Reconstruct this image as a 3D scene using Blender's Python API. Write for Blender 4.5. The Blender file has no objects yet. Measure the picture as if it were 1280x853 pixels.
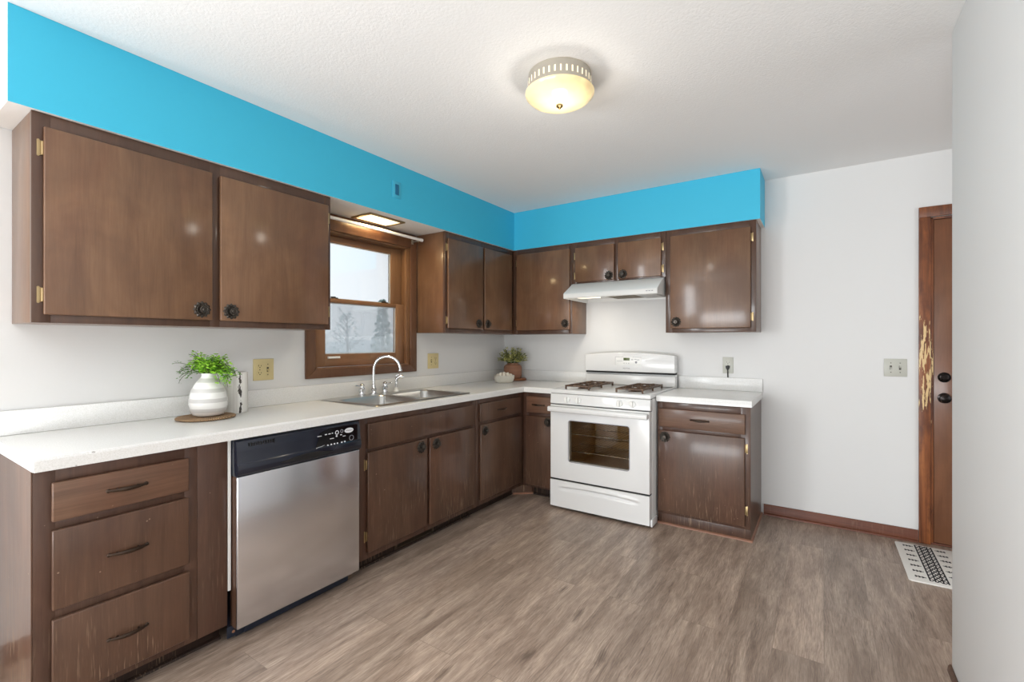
import bpy, bmesh, math, random
from mathutils import Vector, Matrix, Euler
random.seed(7)
PI = math.pi
S = bpy.context.scene
COL = S.collection

# ------------------------------------------------------------------ camera
cam_d = bpy.data.cameras.new('camera'); cam = bpy.data.objects.new('camera', cam_d); COL.objects.link(cam)
cam_d.sensor_fit = 'HORIZONTAL'; cam_d.sensor_width = 36.0
cam_d.lens = 582.67 / 1280 * 36.0
cam_d.shift_y = 1.39 / 1280
cam_d.clip_start = 0.05; cam_d.clip_end = 300
cam.location = (2.6659, -3.8605, 1.2581)
cam.rotation_euler = (PI / 2, 0, 0.5883)
S.camera = cam

# ------------------------------------------------------------------ world / exposure
S.view_settings.view_transform = 'Standard'; S.view_settings.look = 'None'
S.view_settings.gamma = 1.0; S.view_settings.use_curve_mapping = False
S.view_settings.exposure = -0.2
W = bpy.data.worlds.new('overcast_sky'); S.world = W; W.use_nodes = True
bg = W.node_tree.nodes['Background']; bg.inputs[0].default_value = (0.90, 0.95, 1.0, 1); bg.inputs[1].default_value = 1.35
S.cycles.use_denoising = True
S.cycles.max_bounces = 12; S.cycles.diffuse_bounces = 6; S.cycles.glossy_bounces = 5
S.cycles.transparent_max_bounces = 12
S.cycles.sample_clamp_indirect = 6.0

def area(name, loc, target, sx, sy, power, col=(1, 1, 1)):
    d = bpy.data.lights.new(name, 'AREA'); d.shape = 'RECTANGLE'; d.size = sx; d.size_y = sy
    d.energy = power; d.color = col
    o = bpy.data.objects.new(name, d); COL.objects.link(o); o.location = loc
    o.rotation_euler = (Vector(target) - Vector(loc)).to_track_quat('-Z', 'Y').to_euler()
    return o
# fill lamps added at the unseen patio opening, dining window and hall window
area('patio_fill', (1.6, -6.90, 1.30), (1.6, 0, 1.35), 2.7, 2.0, 5, (0.94, 0.97, 1.0))  # lamp added behind the camera, standing in for daylight
area('ceiling_fill', (1.6, -6.88, 0.35), (1.6, -3.4, 2.44), 2.7, 0.6, 126, (0.95, 0.98, 1.0))  # lamp added low and tilted up to brighten the ceiling
area('dining_fill', (0.10, -5.2, 1.45), (3.0, -5.3, 1.5), 1.5, 1.3, 150, (0.93, 0.97, 1.0))  # lamp added to brighten the right wall
area('hall_fill', (4.95, -1.9, 1.4), (3.0, -0.9, 1.9), 1.3, 1.5, 13, (0.94, 0.97, 1.0))  # lamp added in the unseen part of the hall

# ------------------------------------------------------------------ materials
def srgb(r, g, b):
    f = lambda c: (c / 255 / 12.92) if c / 255 <= 0.04045 else ((c / 255 + 0.055) / 1.055) ** 2.4
    return (f(r), f(g), f(b), 1.0)
MATS = {}
class NT:
    def __init__(s, name):
        m = bpy.data.materials.new(name); m.use_nodes = True; s.m = m; s.t = m.node_tree; s.n = s.t.nodes
        s.p = s.n['Principled BSDF']; s.out = s.n['Material Output']; MATS[name] = m
    def add(s, typ, **kw):
        x = s.n.new(typ)
        for k, v in kw.items(): setattr(x, k, v)
        return x
    def link(s, a, b): s.t.links.new(a, b)
    def pos(s, scale=(1, 1, 1), rot=(0, 0, 0)):
        g = s.add('ShaderNodeNewGeometry'); mp = s.add('ShaderNodeMapping')
        mp.inputs['Scale'].default_value = scale; mp.inputs['Rotation'].default_value = rot
        s.link(g.outputs['Position'], mp.inputs['Vector']); return mp.outputs[0]
    def noise(s, vec, scale=5, detail=3, rough=0.5, dist=0.0):
        x = s.add('ShaderNodeTexNoise'); x.inputs['Scale'].default_value = scale; x.inputs['Detail'].default_value = detail
        x.inputs['Roughness'].default_value = rough; x.inputs['Distortion'].default_value = dist
        if vec is not None: s.link(vec, x.inputs['Vector'])
        return x.outputs['Fac']
    def ramp(s, fac, stops):
        r = s.add('ShaderNodeValToRGB'); e = r.color_ramp.elements
        while len(e) < len(stops): e.new(0.5)
        for q, (p, c) in zip(e, stops):
            q.position = p; q.color = c if len(c) == 4 else (*c, 1)
        s.link(fac, r.inputs[0]); return r.outputs[0]
    def mix(s, fac, a, b, mode='MIX'):
        x = s.add('ShaderNodeMix', data_type='RGBA', blend_type=mode)
        for v, i in ((fac, 0), (a, 6), (b, 7)):
            if isinstance(v, (int, float)): x.inputs[i].default_value = v
            elif isinstance(v, tuple): x.inputs[i].default_value = v
            else: s.link(v, x.inputs[i])
        return x.outputs[2]
    def math(s, op, a, b=None, clamp=False):
        x = s.add('ShaderNodeMath', operation=op, use_clamp=clamp)
        for v, i in ((a, 0), (b, 1)):
            if v is None: continue
            if isinstance(v, (int, float)): x.inputs[i].default_value = v
            else: s.link(v, x.inputs[i])
        return x.outputs[0]
    def bump(s, h, strength=0.2, dist=0.002):
        b = s.add('ShaderNodeBump'); b.inputs['Strength'].default_value = strength; b.inputs['Distance'].default_value = dist
        s.link(h, b.inputs['Height']); s.link(b.outputs[0], s.p.inputs['Normal'])
    def set(s, **kw):
        for k, v in kw.items():
            i = s.p.inputs[k.replace('_', ' ')]
            if hasattr(v, 'default_value') or hasattr(v, 'is_linked'): s.link(v, i)
            else: i.default_value = v
        return s

def plain(name, col, rough=0.5, metal=0.0, spec=0.5, **kw):
    n = NT(name); n.set(Base_Color=col, Roughness=rough, Metallic=metal)
    n.p.inputs['Specular IOR Level'].default_value = spec
    for k, v in kw.items(): n.p.inputs[k.replace('_', ' ')].default_value = v
    return n.m

def wood(name, dark, light, rough, horiz=False, wear=0.0, blotch=0.35, spec=0.3, var=0.14, coat=0.0):
    n = NT(name)
    if horiz: v = n.pos((2.2, 2.2, 46)); w = n.pos((3.0, 3.0, 120))
    else:     v = n.pos((15, 15, 1.5)); w = n.pos((110, 110, 5))
    g = n.noise(v, 1.0, 5, 0.6, 0.8); fine = n.noise(w, 1.6, 4, 0.6)
    mid = tuple((a + q) / 2 for a, q in zip(dark, light))
    c = n.ramp(n.math('ADD', n.math('MULTIPLY', g, 0.7), n.math('MULTIPLY', fine, 0.3)), [(0.22, dark), (0.5, mid), (0.80, light)])
    b = n.noise(n.pos((2.6, 2.6, 2.0)), 1.5, 4, 0.55, 0.5)
    c = n.mix(n.math('MULTIPLY', n.ramp(b, [(0.38, (0, 0, 0)), (0.66, (1, 1, 1))]), blotch), c, dark)
    b2 = n.noise(n.pos((3.4, 3.4, 1.1), (0.3, 0.2, 0)), 1.1, 3, 0.5, 0.5)      # redder stain patches
    c = n.mix(n.math('MULTIPLY', n.ramp(b2, [(0.48, (0, 0, 0)), (0.66, (1, 1, 1))]), 0.5), c, n.mix(0.85, c, (1.0, 0.78, 0.72, 1), 'MULTIPLY'))
    oi = n.add('ShaderNodeObjectInfo')
    hv = n.add('ShaderNodeHueSaturation'); n.link(c, hv.inputs['Color'])
    n.link(n.math('ADD', n.math('MULTIPLY', oi.outputs['Random'], var), 1 - var / 2), hv.inputs['Value'])
    c = hv.outputs[0]
    rr = n.math('ADD', n.math('MULTIPLY', fine, 0.12), rough - 0.06)
    if wear > 0:
        sc = n.noise(n.pos((130, 130, 9)), 1.0, 2, 0.6)
        patch = n.noise(n.pos((4, 4, 3)), 1.0, 2, 0.5)
        gz = n.add('ShaderNodeSeparateXYZ'); ge = n.add('ShaderNodeNewGeometry'); n.link(ge.outputs['Position'], gz.inputs[0])
        low = n.ramp(gz.outputs[2], [(0.08, (1, 1, 1)), (0.62, (0.0, 0.0, 0.0))])
        k = n.math('MULTIPLY', n.ramp(sc, [(0.56, (0, 0, 0)), (0.72, (1, 1, 1))]), n.ramp(patch, [(0.42, (0, 0, 0)), (0.62, (1, 1, 1))]))
        k = n.math('MULTIPLY', n.math('MULTIPLY', k, low), wear)
        c = n.mix(k, c, srgb(176, 150, 122)); rr = n.math('ADD', rr, n.math('MULTIPLY', k, 0.3))
        sp = n.add('ShaderNodeTexVoronoi'); sp.inputs['Scale'].default_value = 26; n.link(n.pos(), sp.inputs['Vector'])
        spk = n.math('LESS_THAN', sp.outputs['Distance'], 0.075)
        gate = n.math('GREATER_THAN', n.noise(n.pos((9, 9, 9)), 1.0, 1), 0.56)
        c = n.mix(n.math('MULTIPLY', n.math('MULTIPLY', spk, gate), 0.45 * wear), c, srgb(190, 165, 140))
    n.set(Base_Color=c, Roughness=rr); n.p.inputs['Specular IOR Level'].default_value = spec
    n.p.inputs['Coat Weight'].default_value = coat; n.p.inputs['Coat Roughness'].default_value = 0.13
    n.bump(n.math('ADD', n.math('MULTIPLY', fine, 0.25), n.noise(n.pos((6, 6, 4)), 1.0, 1)), 0.10, 0.004)
    return n.m

wood('upper_wood', srgb(94, 66, 47), srgb(138, 104, 76), 0.36, blotch=0.75, coat=0.45)
wood('upper_frame_wood', srgb(66, 46, 36), srgb(96, 70, 54), 0.36, blotch=0.3, coat=0.4)
wood('lower_wood', srgb(68, 48, 38), srgb(110, 82, 64), 0.38, wear=0.7, blotch=0.5, coat=0.3)
wood('lower_drawer_wood', srgb(78, 55, 43), srgb(128, 98, 78), 0.40, horiz=True, wear=0.3, coat=0.2)
wood('lower_frame_wood', srgb(62, 43, 35), srgb(98, 72, 58), 0.40, wear=0.4, coat=0.25)
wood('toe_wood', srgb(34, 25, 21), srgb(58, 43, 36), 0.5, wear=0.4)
wood('window_wood', srgb(112, 80, 56), srgb(160, 122, 88), 0.38, blotch=0.4, coat=0.2)
wood('window_wood_flat', srgb(112, 80, 56), srgb(160, 122, 88), 0.38, horiz=True, blotch=0.4, coat=0.2)
wood('trim_dark_wood', srgb(84, 56, 40), srgb(122, 88, 64), 0.38, blotch=0.4, coat=0.2)
wood('base_trim_wood', srgb(84, 46, 32), srgb(128, 76, 54), 0.4, horiz=True, wear=0.2)
wood('shoe_trim_wood', srgb(122, 84, 66), srgb(160, 120, 98), 0.45, horiz=True)
wood('door_wood', srgb(100, 64, 44), srgb(148, 100, 70), 0.33, blotch=0.55, coat=0.3)
wood('pot_wood', srgb(122, 86, 66), srgb(170, 126, 100), 0.5, horiz=True)
wood('board_wood', srgb(124, 80, 54), srgb(170, 118, 84), 0.45, horiz=True)

def casing():   # orange brown casing with chipped pale patches
    n = NT('casing_wood')
    g = n.noise(n.pos((30, 30, 2.0)), 1.0, 5, 0.6, 0.8)
    c = n.ramp(g, [(0.3, srgb(84, 46, 28)), (0.5, srgb(134, 78, 44)), (0.72, srgb(168, 104, 58))])
    b = n.noise(n.pos((12, 12, 5)), 1.0, 4, 0.6)
    c = n.mix(n.ramp(b, [(0.45, (0, 0, 0)), (0.62, (0.8, 0.8, 0.8))]), c, srgb(82, 42, 26))
    ch = n.noise(n.pos((70, 70, 9)), 1.0, 4, 0.6, 0.5)
    ge = n.add('ShaderNodeNewGeometry'); sx = n.add('ShaderNodeSeparateXYZ'); n.link(ge.outputs['Position'], sx.inputs[0])
    z = n.ramp(n.math('DIVIDE', sx.outputs[2], 2.0), [(0.37, (0, 0, 0)), (0.44, (1, 1, 1)), (0.66, (1, 1, 1)), (0.72, (0, 0, 0))])
    xx = n.math('MULTIPLY', n.math('SUBTRACT', sx.outputs[0], 3.166), 16.0, True)
    m = n.math('MULTIPLY', z, n.math('MULTIPLY', n.math('SUBTRACT', 1.0, n.math('ABSOLUTE', n.math('SUBTRACT', xx, 0.55))), 1.0, True))
    k = n.math('GREATER_THAN', n.math('ADD', ch, n.math('MULTIPLY', m, 0.24)), 0.685)
    k = n.math('MULTIPLY', k, n.math('GREATER_THAN', m, 0.05))
    c = n.mix(k, c, srgb(222, 192, 140))
    n.set(Base_Color=c, Roughness=0.42); n.bump(n.math('SUBTRACT', 1.0, k), 0.5, 0.002)
casing()

def wallmat(name, col, sc, st, dist, rough=0.75):
    n = NT(name); n.set(Base_Color=col, Roughness=rough); n.p.inputs['Specular IOR Level'].default_value = 0.3
    n.bump(n.noise(n.pos(), sc, 4, 0.6), st, dist)
wallmat('wall_paint', srgb(222, 222, 221), 90, 0.12, 0.002, 0.6)
wallmat('ceiling_paint', srgb(238, 238, 237), 95, 0.35, 0.004, 0.85)
wallmat('blue_paint', srgb(66, 188, 222), 90, 0.10, 0.002, 0.5)
wallmat('white_soffit_paint', srgb(232, 230, 226), 90, 0.10, 0.002, 0.6)

def floor_mat():
    n = NT('plank_floor')
    ge = n.add('ShaderNodeNewGeometry'); sx = n.add('ShaderNodeSeparateXYZ'); n.link(ge.outputs['Position'], sx.inputs[0])
    cb = n.add('ShaderNodeCombineXYZ'); n.link(sx.outputs[1], cb.inputs[0]); n.link(sx.outputs[0], cb.inputs[1])
    br = n.add('ShaderNodeTexBrick'); n.link(cb.outputs[0], br.inputs['Vector'])
    br.offset = 0.37; br.squash = 1.0
    br.inputs['Scale'].default_value = 1.0; br.inputs['Brick Width'].default_value = 1.22; br.inputs['Row Height'].default_value = 0.178
    br.inputs['Mortar Size'].default_value = 0.0012; br.inputs['Mortar Smooth'].default_value = 0.3
    br.inputs['Color1'].default_value = (0, 0, 0, 1); br.inputs['Color2'].default_value = (1, 1, 1, 1); br.inputs['Mortar'].default_value = (0.5, 0.5, 0.5, 1)
    tone = br.outputs['Color']
    off = n.add('ShaderNodeVectorMath', operation='MULTIPLY_ADD')
    n.link(tone, off.inputs[0]); off.inputs[1].default_value = (3.1, 7.7, 0); n.link(ge.outputs['Position'], off.inputs[2])
    wn = n.add('ShaderNodeTexNoise'); wn.inputs['Scale'].default_value = 1.0; wn.inputs['Detail'].default_value = 3
    mw = n.add('ShaderNodeMapping'); mw.inputs['Scale'].default_value = (7, 2.6, 1); n.link(off.outputs[0], mw.inputs['Vector']); n.link(mw.outputs[0], wn.inputs['Vector'])
    wp = n.add('ShaderNodeVectorMath', operation='MULTIPLY_ADD'); n.link(wn.outputs['Color'], wp.inputs[0]); wp.inputs[1].default_value = (0.045, 0.10, 0); n.link(off.outputs[0], wp.inputs[2]); off = wp
    mp = n.add('ShaderNodeMapping'); mp.inputs['Scale'].default_value = (22, 1.9, 1); n.link(off.outputs[0], mp.inputs['Vector'])
    g = n.noise(mp.outputs[0], 1.0, 8, 0.68, 0.4)
    mp2 = n.add('ShaderNodeMapping'); mp2.inputs['Scale'].default_value = (210, 13, 1); n.link(off.outputs[0], mp2.inputs['Vector'])
    f = n.noise(mp2.outputs[0], 1.0, 5, 0.7)
    mp3 = n.add('ShaderNodeMapping'); mp3.inputs['Scale'].default_value = (9, 2.2, 1); n.link(off.outputs[0], mp3.inputs['Vector'])
    bl = n.noise(mp3.outputs[0], 1.0, 3, 0.55, 0.5)
    c = n.ramp(n.math('ADD', n.math('MULTIPLY', g, 0.5), n.math('MULTIPLY', f, 0.5)), [(0.32, srgb(88, 71, 60)), (0.47, srgb(152, 133, 119)), (0.64, srgb(198, 178, 161))])
    c = n.mix(n.math('MULTIPLY', n.ramp(bl, [(0.42, (0, 0, 0)), (0.68, (1, 1, 1))]), 0.5), c, srgb(112, 93, 80))
    hv = n.add('ShaderNodeHueSaturation'); n.link(c, hv.inputs['Color'])
    n.link(n.math('ADD', n.math('MULTIPLY', tone, 0.30), 0.88), hv.inputs['Value'])
    # knots
    vo = n.add('ShaderNodeTexVoronoi'); vo.inputs['Scale'].default_value = 1.0
    mpk = n.add('ShaderNodeMapping'); mpk.inputs['Scale'].default_value = (6.5, 1.7, 1); n.link(off.outputs[0], mpk.inputs['Vector']); n.link(mpk.outputs[0], vo.inputs['Vector'])
    kn = n.ramp(n.math('ADD', vo.outputs['Distance'], n.math('MULTIPLY', n.math('SUBTRACT', f, 0.5), 0.22)), [(0.03, (1, 1, 1)), (0.13, (0, 0, 0))])
    c2 = n.mix(n.math('MULTIPLY', kn, 0.65), hv.outputs[0], srgb(70, 54, 45))
    c3 = n.mix(n.math('MULTIPLY', br.outputs['Fac'], 0.35), c2, srgb(66, 54, 47))
    n.set(Base_Color=c3, Roughness=n.math('ADD', n.math('MULTIPLY', f, 0.2), 0.30))
    n.bump(n.math('SUBTRACT', f, br.outputs['Fac']), 0.12, 0.001)
floor_mat()

def counter_mat():
    n = NT('laminate')
    sp = n.noise(n.pos(), 260, 2, 0.5)
    c = n.ramp(sp, [(0.36, srgb(222, 222, 219)), (0.5, srgb(229, 229, 227)), (0.7, srgb(234, 234, 233))])
    n.set(Base_Color=c, Roughness=0.22)
    # a few worn dark nicks near the front edge of the long run
    vo = n.add('ShaderNodeTexVoronoi'); vo.inputs['Scale'].default_value = 34; n.link(n.pos((1, 1.0, 1)), vo.inputs['Vector'])
    ge = n.add('ShaderNodeNewGeometry'); sx = n.add('ShaderNodeSeparateXYZ'); n.link(ge.outputs['Position'], sx.inputs[0])
    m1 = n.math('MULTIPLY', n.math('GREATER_THAN', sx.outputs[0], 0.56), n.math('LESS_THAN', sx.outputs[1], -3.22))
    k = n.math('MULTIPLY', n.math('LESS_THAN', vo.outputs['Distance'], n.math('MULTIPLY', n.noise(n.pos((40, 40, 40)), 1.0, 2), 0.30)), m1)
    k = n.math('MULTIPLY', k, n.math('GREATER_THAN', n.noise(n.pos((12, 12, 12)), 1.0, 1), 0.52))
    n.set(Base_Color=n.mix(n.math('MULTIPLY', k, 0.6), c, srgb(120, 112, 104)))
counter_mat()

plain('white_enamel', srgb(224, 224, 223), 0.18)
plain('white_plastic', srgb(236, 236, 233), 0.35)
plain('light_grey_plastic', srgb(196, 196, 194), 0.4)
plain('hood_white', srgb(228, 228, 225), 0.25)
plain('chrome', (0.82, 0.83, 0.85, 1), 0.08, 1.0)
plain('black_plastic', srgb(16, 17, 19), 0.3)
plain('console_black', srgb(27, 31, 43), 0.15)
plain('console_gloss', srgb(10, 11, 16), 0.08)
plain('navy_steel', srgb(26, 34, 48), 0.3)
plain('dark_gap', srgb(14, 12, 12), 0.7)
plain('iron', srgb(74, 68, 62), 0.32, 0.75)
plain('pewter', srgb(92, 82, 70), 0.35, 0.8)
plain('pull_bronze', srgb(58, 44, 34), 0.35, 0.6)
plain('brass', srgb(172, 150, 112), 0.38, 1.0)
plain('bronze', srgb(120, 100, 66), 0.3, 1.0)
plain('dark_bronze', srgb(36, 31, 30), 0.22, 0.8)
plain('nickel', srgb(190, 184, 172), 0.35, 0.6)
plain('cream_plastic', srgb(212, 196, 146), 0.4)
plain('cream_dark', srgb(120, 104, 66), 0.5)
plain('grey_plate', srgb(188, 188, 178), 0.35)
plain('slot_dark', srgb(58, 52, 44), 0.6)
plain('rubber_black', srgb(18, 18, 18), 0.5)
plain('lcd_green', srgb(96, 110, 52), 0.25)
plain('lcd_digit', srgb(20, 26, 10), 0.4)
plain('print_white', srgb(226, 228, 232), 0.5)
plain('print_grey', srgb(140, 140, 146), 0.5)
plain('print_red', srgb(150, 150, 156), 0.5)
plain('rod_white', srgb(240, 240, 238), 0.3)
plain('filter_mesh', srgb(150, 140, 122), 0.45, 0.6)
plain('oven_enamel', srgb(206, 176, 124), 0.35)
plain('rack_steel', srgb(206, 200, 188), 0.25, 0.9)
plain('rug_white', srgb(226, 223, 217), 0.95)
plain('rug_black', srgb(34, 33, 36), 0.95)
plain('blue_plate', srgb(70, 186, 218), 0.45)
plain('blue_slot', srgb(26, 110, 150), 0.6)
plain('soil', srgb(50, 40, 32), 0.9)
plain('stem_green', srgb(70, 84, 40), 0.6)
plain('fern_leaf', srgb(158, 212, 66), 0.5, Subsurface_Weight=0.0)
plain('fern_leaf_dark', srgb(98, 152, 54), 0.5)
plain('olive_leaf', srgb(182, 180, 104), 0.5)
plain('olive_leaf_dark', srgb(106, 112, 68), 0.55)
plain('shell', srgb(236, 228, 212), 0.5)
plain('wire_tan', srgb(176, 146, 92), 0.6)
plain('tree_leaf_hazed', srgb(176, 200, 198), 0.9)  # outdoor haze and overexposure are put into the pale tree and hill colours
plain('tree_bark_hazed', srgb(180, 180, 180), 0.9)
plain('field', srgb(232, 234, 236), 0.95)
plain('hill_hazed', srgb(206, 216, 222), 0.95)
plain('ext_white', srgb(220, 222, 224), 0.8)

def steel(name, col, scale, rough):
    n = NT(name); g = n.noise(n.pos(scale), 1.0, 3, 0.6)
    n.set(Base_Color=col, Metallic=1.0, Roughness=n.math('ADD', n.math('MULTIPLY', g, 0.06), rough - 0.03))
    n.p.inputs['Anisotropic'].default_value = 0.0
steel('brushed_steel', srgb(224, 226, 232), (3, 3, 420), 0.20)
steel('sink_steel', srgb(196, 195, 192), (160, 5, 40), 0.30)

def grate():
    n = NT('rusty_grate'); g = n.noise(n.pos(), 60, 4, 0.6)
    n.set(Base_Color=n.ramp(g, [(0.35, srgb(62, 48, 42)), (0.55, srgb(102, 78, 60)), (0.75, srgb(142, 114, 86))]), Roughness=0.5, Metallic=0.25)
grate()
def vase_mat():
    n = NT('banded_glaze'); ge = n.add('ShaderNodeNewGeometry'); sx = n.add('ShaderNodeSeparateXYZ'); n.link(ge.outputs['Position'], sx.inputs[0])
    h = n.math('ADD', n.math('SUBTRACT', sx.outputs[2], 0.90), n.math('MULTIPLY', n.noise(n.pos((6, 6, 2)), 1.0, 1), 0.006))
    k = n.math('GREATER_THAN', n.math('FRACT', n.math('DIVIDE', h, 0.047)), 0.60)
    n.set(Base_Color=n.mix(k, srgb(240, 239, 236), srgb(205, 203, 200)), Roughness=n.math('ADD', n.math('MULTIPLY', k, 0.4), 0.15))
vase_mat()
def birch():
    n = NT('birch_white')
    v = n.noise(n.pos((7, 55, 2.2)), 1.0, 4, 0.6)
    c = n.ramp(v, [(0.35, srgb(212, 209, 204)), (0.6, srgb(238, 236, 232))])
    ge = n.add('ShaderNodeNewGeometry'); sx = n.add('ShaderNodeSeparateXYZ'); n.link(ge.outputs['Position'], sx.inputs[0])
    t = n.math('ABSOLUTE', n.math('SUBTRACT', sx.outputs[1], n.math('ADD', -2.652, n.math('MULTIPLY', n.noise(n.pos((0, 0, 14)), 1.0, 2), 0.02))))
    k = n.math('LESS_THAN', n.math('ADD', t, n.math('MULTIPLY', n.noise(n.pos((60, 60, 30)), 1.0, 4, 0.65), 0.040)), 0.0245)
    k = n.math('MULTIPLY', k, n.math('GREATER_THAN', sx.outputs[0], 0.122))
    n.set(Base_Color=n.mix(k, c, srgb(66, 58, 54)), Roughness=0.6); n.bump(v, 0.3, 0.002)
birch()
def wicker(name, c1, c2, sc):
    n = NT(name); w = n.add('ShaderNodeTexWave'); w.inputs['Scale'].default_value = sc; w.inputs['Distortion'].default_value = 2.0
    w.wave_type = 'BANDS'; w.bands_direction = 'DIAGONAL'; n.link(n.pos(), w.inputs['Vector'])
    n.set(Base_Color=n.mix(w.outputs['Fac'], c1, c2), Roughness=0.8); n.bump(w.outputs['Fac'], 0.8, 0.003)
wicker('seagrass', srgb(120, 92, 66), srgb(184, 152, 116), 60)
wicker('white_rattan', srgb(206, 200, 184), srgb(240, 236, 224), 55)

def glass(name, tint, gl=1.0):
    n = NT(name); n.n.remove(n.p)
    tr = n.add('ShaderNodeBsdfTransparent'); tr.inputs[0].default_value = tint
    go = n.add('ShaderNodeBsdfGlossy'); go.inputs['Roughness'].default_value = 0.02
    fr = n.add('ShaderNodeFresnel'); fr.inputs[0].default_value = 1.45
    mx = n.add('ShaderNodeMixShader'); n.link(n.math('MULTIPLY', fr.outputs[0], gl), mx.inputs[0]); n.link(tr.outputs[0], mx.inputs[1]); n.link(go.outputs[0], mx.inputs[2])
    n.link(mx.outputs[0], n.out.inputs[0])
glass('pane_glass', (0.97, 0.98, 0.98, 1))
glass('oven_glass', (0.80, 0.76, 0.70, 1), 1.2)
def screen():
    n = NT('insect_screen'); n.n.remove(n.p)
    tr = n.add('ShaderNodeBsdfTransparent'); df = n.add('ShaderNodeBsdfTranslucent'); df.inputs[0].default_value = srgb(226, 230, 234)
    d2 = n.add('ShaderNodeBsdfDiffuse'); d2.inputs[0].default_value = srgb(222, 228, 232)
    a = n.add('ShaderNodeMixShader'); a.inputs[0].default_value = 0.5; n.link(df.outputs[0], a.inputs[1]); n.link(d2.outputs[0], a.inputs[2])
    mx = n.add('ShaderNodeMixShader'); mx.inputs[0].default_value = 0.42; n.link(tr.outputs[0], mx.inputs[1]); n.link(a.outputs[0], mx.inputs[2])
    n.link(mx.outputs[0], n.out.inputs[0])
screen()
def emit(name, col, st):
    n = NT(name); n.set(Base_Color=col, Roughness=0.3); n.p.inputs['Emission Color'].default_value = col; n.p.inputs['Emission Strength'].default_value = st
emit('recessed_lens', srgb(255, 240, 204), 1.5)
emit('slot_glow', srgb(255, 240, 210), 0.8)
emit('hood_bulb', srgb(255, 240, 214), 1.6)
def lamp_glass():     # frosted bowl lit by two bulbs inside
    n = NT('lamp_glass'); n.set(Base_Color=srgb(240, 218, 168), Roughness=0.12)
    v = n.noise(n.pos(), 9, 2, 0.5)
    n.p.inputs['Emission Color'].default_value = srgb(255, 226, 162)
    n.set(Emission_Strength=n.math('ADD', n.math('MULTIPLY', n.ramp(v, [(0.4, (0, 0, 0)), (0.62, (1, 1, 1))]), 0.30), 0.22))
lamp_glass()

# ------------------------------------------------------------------ mesh building
def m_id(a, d, z): return (a, d, z)
def m_left(a, d, z): return (d, a, z)       # a runs along the window wall, d away from it
def m_back(a, d, z): return (a, -d, z)      # a runs along the stove wall, d away from it
ROT_LEFT = Matrix(((0, 0, 1), (1, 0, 0), (0, 1, 0))).to_euler()      # local X -> +y, Y -> +z, Z -> +x
ROT_BACK = Matrix(((1, 0, 0), (0, 0, -1), (0, 1, 0))).to_euler()     # local X -> +x, Y -> +z, Z -> -y

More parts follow.
